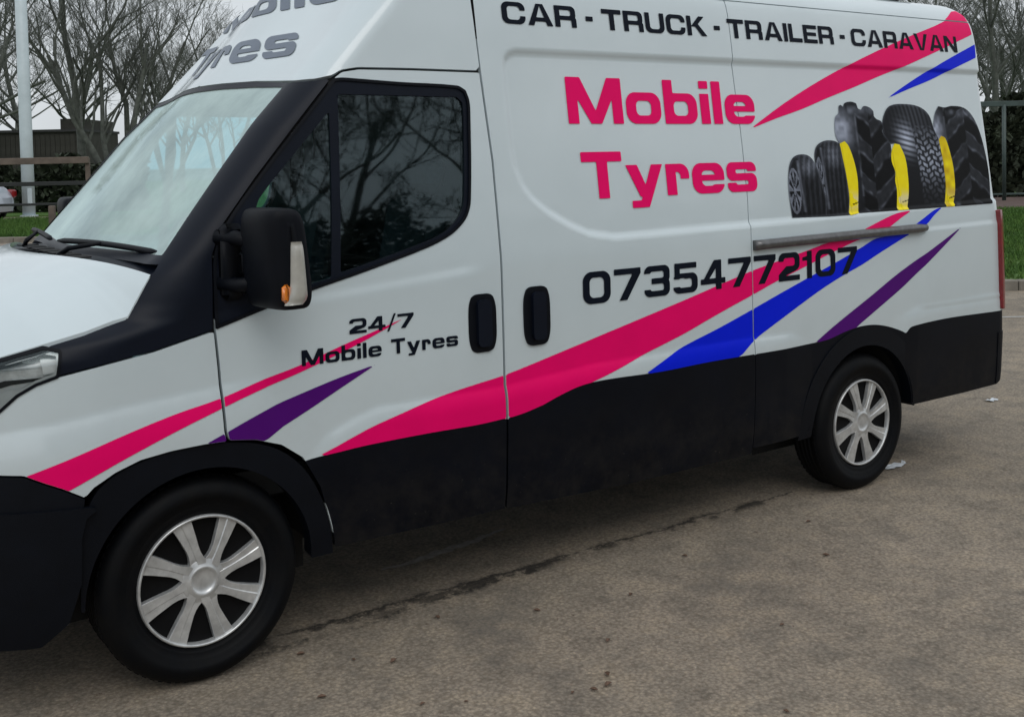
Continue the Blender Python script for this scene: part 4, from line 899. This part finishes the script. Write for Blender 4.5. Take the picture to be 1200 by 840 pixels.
# ================================================================ THE PLACE
# layout axes of the car park: l runs to the right along the kerbs, d runs away from where the photo was taken
HF = Vector((FW.x, FW.y, 0)).normalized(); HR = Vector((HF.y, -HF.x, 0))
def G(l, d, z=0.0): return Vector((CAM.x, CAM.y, 0))+HR*l+HF*d+Vector((0, 0, z))
RZ = math.atan2(HR.y, HR.x)
def asphalt():
    m, t, p, o = newmat('worn_asphalt')
    c = t.nodes.new('ShaderNodeTexCoord').outputs['Object']
    big = noise(t, .45, 6, .6, c); mid = noise(t, 5, 6, .65, c); fine = noise(t, 55, 6, .85, c); grit = noise(t, 150, 2, .5, c)
    a = ramp(t, big, [(.3, (.226, .193, .153)), (.55, (.280, .238, .188)), (.75, (.330, .282, .225))])
    a = mixc(t, .85, a, ramp(t, mid, [(.3, (.60, .61, .62)), (.5, (.94, .94, .94)), (.70, (1.18, 1.15, 1.08))]), 'MULTIPLY')
    a = mixc(t, .95, a, ramp(t, fine, [(.32, (.60, .59, .57)), (.5, (.98, .98, .98)), (.66, (1.5, 1.46, 1.40))]), 'MULTIPLY')
    vo = t.nodes.new('ShaderNodeTexVoronoi'); vo.inputs['Scale'].default_value = 70; t.links.new(c, vo.inputs['Vector'])
    a = mixc(t, .8, a, ramp(t, vo.outputs['Distance'], [(.0, (1.25, 1.22, 1.17)), (.4, (.95, .95, .95)), (.8, (.62, .60, .58))]), 'MULTIPLY')
    # moss and rust-brown specks
    a = mixc(t, ramp(t, noise(t, 13, 7, .75, c), [(.64, (0, 0, 0)), (.74, (.4, .4, .4))]), a, (.15, .105, .072))
    sp1 = ramp(t, noise(t, 26, 6, .8, c), [(.60, (0, 0, 0)), (.655, (1, 1, 1))]); sp2 = ramp(t, noise(t, 2.1, 5, .75, c), [(.50, (0, 0, 0)), (.60, (1, 1, 1))])
    a = mixc(t, mixc(t, 1.0, sp1, sp2, 'MULTIPLY'), a, (.085, .045, .032))
    sp3 = ramp(t, noise(t, 44, 4, .7, c), [(.66, (0, 0, 0)), (.70, (1, 1, 1))]); a = mixc(t, mixc(t, .8, (0, 0, 0), sp3), a, (.42, .38, .32))
    a = mixc(t, ramp(t, noise(t, 1.4, 8, .75, c), [(.52, (0, 0, 0)), (.70, (.65, .65, .65))]), a, (.105, .096, .084))
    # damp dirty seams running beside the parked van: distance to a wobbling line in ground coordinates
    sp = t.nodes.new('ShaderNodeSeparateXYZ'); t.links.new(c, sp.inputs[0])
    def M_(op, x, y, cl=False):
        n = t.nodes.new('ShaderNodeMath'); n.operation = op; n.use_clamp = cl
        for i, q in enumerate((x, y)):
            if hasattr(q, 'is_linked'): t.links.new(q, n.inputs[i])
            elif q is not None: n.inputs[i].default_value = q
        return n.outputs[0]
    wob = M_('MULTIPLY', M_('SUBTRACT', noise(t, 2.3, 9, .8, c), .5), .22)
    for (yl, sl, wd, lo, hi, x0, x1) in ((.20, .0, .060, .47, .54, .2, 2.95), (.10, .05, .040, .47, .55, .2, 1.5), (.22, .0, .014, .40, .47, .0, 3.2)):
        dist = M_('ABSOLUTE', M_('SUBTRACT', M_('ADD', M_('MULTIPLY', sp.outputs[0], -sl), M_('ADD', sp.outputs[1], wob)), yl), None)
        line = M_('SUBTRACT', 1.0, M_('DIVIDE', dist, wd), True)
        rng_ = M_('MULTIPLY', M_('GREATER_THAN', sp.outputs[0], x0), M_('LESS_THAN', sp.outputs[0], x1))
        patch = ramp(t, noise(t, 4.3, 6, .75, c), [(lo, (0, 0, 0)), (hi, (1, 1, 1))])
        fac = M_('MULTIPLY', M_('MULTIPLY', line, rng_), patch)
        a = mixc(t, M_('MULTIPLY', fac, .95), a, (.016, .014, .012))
    t.links.new(a, p.inputs['Base Color']); p.inputs['Roughness'].default_value = .86; p.inputs['Specular IOR Level'].default_value = .3
    h = mixc(t, .5, grit, fine); bump(t, p, h, .55, .006)
    return m
M['asphalt'] = asphalt()
def grass_mat(name, c1, c2, c3):
    m, t, p, o = newmat(name)
    a = ramp(t, noise(t, 1.2, 8, .75), [(.25, c1), (.5, c2), (.75, c3)])
    a = mixc(t, .8, a, ramp(t, noise(t, 30, 4, .7), [(.3, (.5, .5, .5)), (.7, (1.4, 1.4, 1.3))]), 'MULTIPLY')
    t.links.new(a, p.inputs['Base Color']); p.inputs['Roughness'].default_value = .9; bump(t, p, noise(t, 40, 4), .8, .03); return m
M['grass'] = grass_mat('rough_grass', (.036, .085, .013), (.060, .138, .019), (.10, .16, .03))
M['soil'] = simple('leaf_littered_path', (.085, .050, .040), .9, var=.5, scale=3, bmp=.5, bscale=30)
M['kerb'] = simple('concrete_kerb', (.20, .18, .15), .85, var=.35, scale=5, bmp=.4, bscale=60)
M['roadpaint'] = simple('worn_white_road_paint', (.38, .37, .35), .7, var=.35, scale=30)
M['bark'] = simple('winter_bark', (.10, .11, .095), .9, var=.5, scale=5)
M['bark2'] = simple('greenish_bark', (.050, .060, .040), .9, var=.45, scale=4)
M['hedge'] = simple('dark_hedge_leaves', (.032, .044, .024), .8, var=.6, scale=1.5)
M['brown'] = simple('dark_weathered_boards', (.042, .040, .034), .85, var=.4, scale=2.2, bmp=.3, bscale=20)
M['roof'] = simple('dark_roof_felt', (.040, .040, .042), .8, var=.3, scale=2)
M['timber'] = simple('brown_timber', (.135, .105, .085), .8, var=.3, scale=4, bmp=.3, bscale=40)
M['blackmetal'] = simple('black_painted_steel', (.016, .018, .018), .5, var=.2)
M['pole'] = simple('pale_grey_galvanised_pole', (.52, .60, .63), .45, var=.15, scale=1.5)
M['green'] = simple('dark_green_steel', (.050, .075, .070), .5, var=.25, scale=3)
M['silver'] = simple('silver_car_paint', (.42, .46, .52), .3, metal=.4, coat=.5, var=.08)
M['leafbrown'] = simple('dead_leaf_brown', (.12, .070, .045), .8, var=.4, scale=60)
M['oldpaint'] = simple('worn_pale_streak', (.30, .28, .25), .9, var=.4, scale=30)
M['paper'] = simple('crumpled_white_paper', (.62, .66, .70), .8, var=.15, scale=30)

# ground: one sheet, gently uneven near the van
xs = np.unique(np.concatenate([np.linspace(-600, -8, 8), np.arange(-8, 16.01, .5), np.linspace(16, 900, 9)])); ys = np.unique(np.concatenate([np.linspace(-600, -8, 8), np.arange(-8, 14.01, .5), np.linspace(14, 900, 9)]))
V = [(x, y, 0) for x in xs for y in ys]; n = len(ys)
F = [(i*n+j, (i+1)*n+j, (i+1)*n+j+1, i*n+j+1) for i in range(len(xs)-1) for j in range(n-1)]
structure(obj('ground', V, F, 'asphalt', None), 'worn brownish grey tarmac of the car park')
def quad(name, pts, z, mat):
    return obj(name, [tuple(G(l, d, z)) for l, d in pts], [tuple(range(len(pts)))], mat, None, False)
def slab(name, pts, z0, z1, mat):
    n = len(pts); V = [tuple(G(l, d, z1)) for l, d in pts]+[tuple(G(l, d, z0)) for l, d in pts]
    F = [tuple(range(n))]+[(i, (i+1) % n, n+(i+1) % n, n+i) for i in range(n)]
    return obj(name, V, F, mat, None, False)
structure(slab('grass_verge', [(2, 13.75), (40, 13.75), (40, 30.5), (2, 30.5)], -.05, .11, 'grass'), 'green grass verge beyond the kerb behind the van tail')
structure(slab('grass_verge', [(-60, 26.9), (-3, 26.9), (-3, 36.2), (-60, 36.2)], -.05, .11, 'grass'), 'green grass verge ahead of the van bonnet')
structure(slab('leaf_littered_path', [(2, 30.5), (60, 30.5), (60, 37.5), (2, 37.5)], -.05, .12, 'soil'), 'reddish brown path behind the grass')
structure(slab('far_ground', [(-90, 41.5), (90, 41.5), (90, 140), (-90, 140)], -.05, .05, 'grass'), 'rough ground under the far trees')
# kerb stones
def kerb_row(name, l0, l1, d, mat, lab):
    first = None
    k = 0; l = l0
    root = None
    while l < l1:
        if first is None:
            mb = MB(); mb.box((0, 0, 0), (.905, .15, .26), bev=.015); o = mb.build(name, mat); first = o
        else:
            o = first.copy(); COL.objects.link(o)
        o.location = G(l+.455, d+.075, .0); o.rotation_euler = (random.uniform(-.01, .01), 0, RZ+random.uniform(-.004, .004)); o.location.z = random.uniform(-.004, .004); o['kind'] = 'structure'; l += .915
kerb_row('kerb_stone', 4.6, 16, 13.6, 'kerb', '')
kerb_row('kerb_stone', -15.5, -6, 26.75, 'kerb', '')
o = quad('road_marking', [(5.0, 11.42), (12, 11.39), (12, 11.46), (5.0, 11.49)], .004, 'roadpaint'); structure(o, 'thin white painted line on the road at the right')
V = []; F = []
for i in range(25):
    x = .97+.72*i/24; y = .565+.10*(i/24)**1.5+random.uniform(-.012, .012); w = .022*math.sin(math.pi*(i+.6)/25.2)+random.uniform(0, .008); V += [(x, y-w, .004), (x, y+w, .004)]
F = [(2*i, 2*i+2, 2*i+3, 2*i+1) for i in range(24)]
structure(obj('worn_paint_mark', V, F, 'oldpaint', None, False), 'faint worn pale streak on the tarmac under the front door sill')

def blades(name, l0, l1, d0, d1, n, h, mat, label, z=.11):
    V = []; F = []
    for i in range(n):
        p = G(random.uniform(l0, l1), random.uniform(d0, d1), z); a = random.uniform(0, 6.28); hh = h*random.uniform(.4, 1.3); w = .012+.010*random.random()
        lean = Vector((math.cos(a*3), math.sin(a*3), 0))*hh*.5; u = Vector((math.cos(a), math.sin(a), 0))*w; k = len(V)
        V += [p-u, p+u, p+lean+Vector((0, 0, hh))]; F.append((k, k+1, k+2))
    return stuff(obj(name, V, F, mat, None, False), label, 'grass')
blades('grass', 5.2, 15, 13.8, 30.4, 52000, .09, 'grass', 'short grass growing on the verge behind the van tail')
blades('grass', -16, -9.5, 27.0, 36, 22000, .16, 'grass', 'rough grass growing on the verge beyond the bonnet')

# bare winter trees ---------------------------------------------------------------
def tree_mesh(seed, H=13, stems=1, spread=.42, twig=1.0, depth=6, dens=1.0):
    rnd = random.Random(seed); trunk = MB(); crown = MB()
    def grow_(p, d, L, r, lev):
        n = 3 if lev > 2 else 5; pts = [p]; rs = [r]; dd = d.copy()
        for i in range(n):
            dd = (dd+Vector((rnd.gauss(0, .10), rnd.gauss(0, .10), rnd.gauss(.03, .05)))*(1+.5*(lev > 2))).normalized()
            pts.append(pts[-1]+dd*L/n); rs.append(r*(1-.55*(i+1)/n))
        (trunk if lev < 2 else crown).tube(pts, rs, 7 if lev < 2 else (5 if lev < 3 else 3), False)
        if lev >= depth: return
        k = [5, 5, 5, 5, 4, 4, 3][lev] if lev else 9
        k = max(2, int(k*dens+rnd.random()*.8))
        for j in range(k):
            t = rnd.uniform(.28 if lev else .30, 1.0); i = min(n-1, int(t*n)); q = pts[i].lerp(pts[i+1], t*n-i)
            ax = Vector((rnd.gauss(0, 1), rnd.gauss(0, 1), rnd.gauss(0, .4))).normalized()
            nd = (dd*(1-spread)+ax*spread*1.25+Vector((0, 0, .16))).normalized()
            grow_(q, nd, L*rnd.uniform(.42, .66)*(1.0 if lev else .8), max(.006*twig, rs[i]*rnd.uniform(.42, .62)), lev+1)
    for s in range(stems):
        a = 6.28*s/stems+rnd.random(); o = Vector((math.cos(a), math.sin(a), 0))*(.35 if stems > 1 else 0)
        d = (Vector((0, 0, 1))+o*(.9 if stems > 1 else 0)+Vector((rnd.gauss(0, .04), rnd.gauss(0, .04), 0))).normalized()
        grow_(o*.8, d, H*rnd.uniform(.60, .72), H*.014*rnd.uniform(.8, 1.2), 0)
    return trunk, crown
protos = {}
def make_tree(kind, l, d, s, rz, label, group=None, mat='bark', world=None):
    loc = world if world is not None else G(l, d, 0)
    t = thing('bare_tree', label, 'tree', loc, rz, group); t.scale = (s, s, s)
    if kind not in protos:
        a, b = tree_mesh(*KINDS[kind][0], **KINDS[kind][1])
        protos[kind] = (a.build('trunk', mat, t, True), b.build('crown', mat, t, False))
    else:
        for o in protos[kind]:
            c = o.copy(); COL.objects.link(c); c.parent = t
    return t
KINDS = {'a': ((3,), dict(H=13, stems=1, spread=.40, twig=.9, depth=5, dens=.95)), 'b': ((11,), dict(H=12, stems=5, spread=.34, twig=1.0, depth=5, dens=.80)), 'c': ((23,), dict(H=14, stems=2, spread=.5, twig=1.15, depth=5, dens=.85)),
         'd': ((31,), dict(H=9, stems=3, spread=.5, twig=1.1, depth=5, dens=.85)), 'r': ((41,), dict(H=9, stems=1, spread=.60, twig=1.5, depth=5, dens=.72))}
def PX(x, d): return (x-585)/1290*d
GT = 'bare winter trees beyond the fences'
make_tree('a', PX(99, 47), 47, 1.05, 1.2, 'tall bare tree with a thick straight trunk just right of the pale pole', GT)
make_tree('b', PX(146, 46), 46, .95, .5, 'bare many-stemmed tree fanning up above the windscreen edge', GT)
make_tree('c', PX(60, 62), 62, 1.05, 2.0, 'bare twiggy tree directly behind the pale pole, above the dark building', GT)
make_tree('c', PX(-30, 56), 56, 1.1, 4.0, 'bare tree cut off by the left edge of the picture', GT)
make_tree('a', PX(215, 75), 75, 1.05, 3.0, 'thin distant bare tree right above the windscreen', GT)
make_tree('d', PX(262, 70), 70, 1.25, 1.0, 'bare tree seen just over the front of the cab roof', GT)
make_tree('b', PX(200, 84), 84, 1.0, 2.6, 'faint far bare tree between the windscreen trees', GT)
make_tree('c', PX(20, 80), 80, 1.1, .3, 'faint far bare tree left of the pale pole', GT)
make_tree('a', PX(1168, 47), 47, .95, .7, 'bare tree whose trunk rises just behind the van tail', GT)
make_tree('c', PX(1196, 50), 50, 1.0, 5.0, 'bare tree at the right edge of the picture', GT)
make_tree('d', PX(1150, 58), 58, 1.3, 2.2, 'bushy bare tree low behind the van roof corner', GT)
make_tree('b', PX(1240, 60), 60, 1.1, 3.3, 'bare tree just outside the right edge, twigs reaching in', GT)
make_tree('d', PX(1185, 66), 66, 1.35, 4.4, 'thicket-like bare tree far behind the green fence', GT)
make_tree('d', PX(1120, 66), 66, 1.35, .4, 'bare tree far behind the van roof end', GT)
# trees behind the photographer, mirrored in the side windows
GB = 'bare trees across the car park seen as reflections'
for i, (x, y, s, rz) in enumerate(((5.6, -12.5, 1.0, .4), (11.5, -17, 1.25, 2.0), (8.5, -20, 1.3, 4.0), (20, -24, 1.2, 1.0), (14.5, -14, 1.0, 5.0))):
    make_tree('r' if i != 2 else 'd', 0, 0, s, rz, 'bare tree standing across the car park, seen only mirrored in the side window', GB, world=Vector((x, y, 0)))

# clipped dark hedge lines: lumpy leaf masses
def hedge(name, l0, l1, d, depth, h, n, label, z0=0, world=None, size=.16, cat='hedge', yw=None):
    V = []; F = []
    for i in range(n):
        l = random.uniform(l0, l1); k = math.sin(l*1.7)*.12+math.sin(l*4.3+1)*.08
        z = h*(random.random()**.75)*(1+k); dd = random.uniform(0, depth)
        p = (G(l, d+dd, z0+z) if world is None else Vector((l, yw-dd, z0+z)))
        a = Vector((random.gauss(0, 1), random.gauss(0, 1), random.gauss(0, 1))).normalized(); b = a.cross(Vector((.3, .5, .8))).normalized()
        s = size*random.uniform(.5, 1.3); m = len(V); V += [p-a*s, p+b*s*.7, p+a*s, p-b*s*.7]; F.append((m, m+1, m+2, m+3))
    o = obj(name, V, F, 'hedge', None, False); tag(o, label, cat); return o
hedge('hedge', PX(1130, 40), PX(1330, 40), 39.5, 1.6, 3.2, 16000, 'dark evergreen hedge behind the green steel fence')
hedge('hedge', PX(-140, 47), PX(190, 47), 44.0, 1.5, 2.0, 12000, 'dark low hedge under the trees behind the timber rail')
hedge('hedge', -14, 50, 0, 1.5, 6.2, 60000, 'tall dark evergreen hedge across the car park, seen only mirrored in the side window', world=True, yw=-26, size=.20)

# dark building beyond the rail
bl = thing('timber_outbuilding', 'low dark brown boarded building with a flat roof behind the pale pole', 'building', G(PX(40, 60), 60, 0), RZ)
mb = MB(); mb.box((-3.9, 3, 1.9), (13.1, 6, 3.8)); mb.build('wall', 'brown', bl)
mb = MB(); mb.box((-3.95, 3, 3.86), (13.3, 6.3, .14)); mb.build('roof', 'roof', bl)
mb = MB(); mb.box((2.05, 2.85, 2.25), (1.0, 5.4, 4.5)); mb.build('stair_tower', 'brown', bl)
bd = None
for k in range(46):
    x = -9.9+k*.27
    if bd is None:
        mb = MB(); mb.box((0, -.02, 0), (.25, .03, 3.6)); bd = mb.build('board', 'brown', bl); bd.location = (x, 0, 1.85)
    else:
        c = bd.copy(); COL.objects.link(c); c.location = (x, -.01*(k % 2), 1.85)
mb = MB(); mb.box((2.68, -.06, 2.6), (.10, .06, 2.0)); mb.build('white_downpipe', 'pole', bl)

# pale pole
pb = MB(); pb.tube([(0, 0, 0), (0, 0, 3), (0, 0, 12)], [.225, .222, .19], 20)
pr = thing('lamp_column', 'tall pale grey pole standing behind the timber rail at the left', 'pole', G(PX(34, 40.5), 40.5, .05))
pb.build('shaft', 'pole', pr, True); pb = MB(); pb.box((0, -.22, .75), (.16, .04, .55), bev=.01); pb.build('access_door', 'pole', pr)
pb = MB(); pb.tube([(0, 0, 0), (0, 0, .05)], .32, 16); pb.build('base_plate', 'pole', pr)
# timber rail fence
fr = thing('rail_fence', 'fence with a brown timber top rail over black lower rails, beyond the bonnet', 'fence', G(PX(20, 31.5), 31.5, .11), RZ)
mb = MB(); mb.box((-4.9, 0, 1.90), (14.0, .10, .19), bev=.01); mb.build('top_rail', 'timber', fr)
mb = MB(); mb.box((-4.9, .02, 1.245), (14.0, .05, .12), bev=.01); mb.build('lower_rail', 'blackmetal', fr)
mb = MB(); mb.box((-4.9, .02, .66), (14.0, .05, .07), bev=.01); mb.build('lower_rail', 'blackmetal', fr)
ps = None
for x in (2.04, -2.9, -7.8):
    mb = MB(); mb.box((x, .075, .98), (.13, .07, 1.96), bev=.01); mb.build('post', 'timber', fr)
st = MB(); st.box((0, 0, .32), (.17, .15, .64), bev=.02); o = st.build('timber_stump_post', 'timber'); o.location = G(PX(61, 31), 31, .10); o.rotation_euler = (0, 0, RZ)
tag(o, 'short square timber post in the grass beside the far door mirror', 'post')

# green steel fence at the right
gf = thing('steel_fence', 'dark green steel post and rail fence behind the grass at the right', 'fence', G(PX(1178, 35.2), 35.2, .12), RZ)
mb = MB(); mb.box((3.4, 0, 3.08), (8.6, .07, .17), bev=.01); mb.build('top_rail', 'green', gf)
mb = MB(); mb.box((3.4, 0, .20), (8.6, .05, .06), bev=.01); mb.build('bottom_rail', 'green', gf)
for x in (-.86, -.02, 3.0, 6.0):
    mb = MB(); mb.tube([(x, 0, 0), (x, 0, 3.05)], .062 if x == -.02 else .05, 10); mb.build('post', 'green', gf, True)

# parked hatchback, only its tail in view
car = thing('parked_car', 'silver hatchback parked beyond the grass, its red tail light at the left edge', 'car', G(PX(17, 37.6)-2.68, 37.6, .0), RZ)
prof = [(-2.05, .45), (-2.05, .70), (-1.95, .82), (-1.05, .98), (-.45, 1.40), (.1, 1.47), (.9, 1.45), (1.45, 1.36), (1.78, 1.12), (1.93, .98), (2.02, .80), (2.05, .55), (2.0, .32), (-1.95, .30)]
V = []; F = []; ns = 9
for j in range(ns):
    u = -1+2*j/(ns-1); y = .86*math.copysign(abs(u)**.8, u)+.86
    sh = 1-.06*abs(u)**3
    for (x, z) in prof:
        inn = max(0, (z-.95))*.35*abs(u)**2
        V.append((x*sh, y*(1-inn*.3*(1 if u > 0 else 0))+inn*.5*(1 if u < 0 else -0), z))
m_ = len(prof)
for j in range(ns-1):
    for i in range(m_): F.append((j*m_+i, j*m_+(i+1) % m_, (j+1)*m_+(i+1) % m_, (j+1)*m_+i))
F.append(tuple(range(m_))); F.append(tuple(range(len(V)-1, len(V)-m_-1, -1)))
obj('body', V, F, 'silver', car, False)
mb = MB(); mb.add([(-.85, .03, 1.02), (-.38, .10, 1.36), (.1, .11, 1.41), (.1, .02, 1.0)], [(0, 1, 2, 3)]); mb.add([(.16, .02, 1.0), (.16, .11, 1.41), (.85, .10, 1.39), (1.3, .03, 1.08), (1.2, .02, 1.0)], [(0, 1, 2, 3, 4)])
for i_, v_ in enumerate(mb.V): mb.V[i_] = (v_[0], v_[1]-.015, v_[2])
mb.build('side_window', 'glass', car)
mb = MB(); mb.box((1.78, .06, .95), (.52, .32, .42), bev=.09); mb.build('tail_light', 'redlit', car)
mb = MB(); mb.box((1.86, 1.62, .93), (.34, .28, .30), bev=.06); mb.build('tail_light', 'red', car)
mb = MB(); mb.box((0, .86, .34), (3.9, 1.5, .14), bev=.02); mb.build('sill', 'dark', car)
for x in (-1.28, 1.28):
    for y in (.0, 1.72):
        mb = MB(); mb.lathe([(.12, -.02), (.19, -.03), (.20, -.035), (.30, -.03), (.32, 0), (.32, .15), (.30, .18), (.1, .18)], (x, y, .32), 28); w_ = mb.build('wheel', 'rubber', car, True)
        mb = MB(); mb.lathe([(0, -.035), (.1, -.04), (.19, -.03)], (x, y, .32), 20); mb.build('rim', 'cap', w_, True)

# litter and leaves on the tarmac
mb = MB(); V = []
def scrap(name, x, y, w, h, seed, mat, label, cat):
    r = random.Random(seed); V = []; F = []; nx, ny = 7, 4
    for i in range(nx):
        for j in range(ny):
            V.append((x+w*(i/(nx-1)-.5)+r.uniform(-.010, .010), y+h*(j/(ny-1)-.5)*(.35+.65*abs(math.sin(i*1.9+seed)))+r.uniform(-.006, .006), .005+r.random()*.009))
    F = [(i*ny+j, (i+1)*ny+j, (i+1)*ny+j+1, i*ny+j+1) for i in range(nx-1) for j in range(ny-1)]
    return tag(obj(name, V, F, mat, None, False), label, cat)
scrap('paper_scrap', 4.00, .17, .19, .07, 3, 'paper', 'crumpled white paper scrap on the tarmac beside the rear tyre', 'litter')
scrap('paper_scrap', 5.9, .75, .10, .06, 5, 'paper', 'small pale scrap on the tarmac behind the van tail', 'litter')
leaf = None
lv = [(.36, .02), (.47, -.12), (.60, -.22), (.52, -.55), (.62, -.62), (.95, -.78), (1.05, -.82), (1.00, -.80), (1.3, -.55), (.2, -.9), (.15, -1.1), (.4, -1.2), (1.62, -.30), (1.25, -.2), (1.9, -.85), (2.1, -.1), (.1, -.6), (.75, -1.1), (1.12, -.74), (2.6, -.5), (.28, -.32), (.9, -.02), (1.4, -1.3), (2.9, -.15)]
for i, (x, y) in enumerate(lv):
    if leaf is None:
        r = random.Random(9); P = [(.0, 0), (.012, .010), (.030, .014), (.045, .006), (.052, 0), (.044, -.008), (.028, -.014), (.010, -.009)]
        V = [(px, py, .004+.010*abs(math.sin(px*60))) for px, py in P]+[(.026, 0, .001)]; F = [(8, k, (k+1) % 8) for k in range(8)]
        o = obj('dead_leaf', V, F, 'leafbrown', None, False); leaf = o
    else: o = leaf.copy(); COL.objects.link(o)
    o.location = (x, y, .003); s = random.uniform(.35, .8); o.scale = (s, s, s); o.rotation_euler = (0, 0, random.uniform(0, 6.28))
    tag(o, 'small curled brown dead leaf lying on the open tarmac', 'leaf', 'dead leaves scattered on the tarmac')
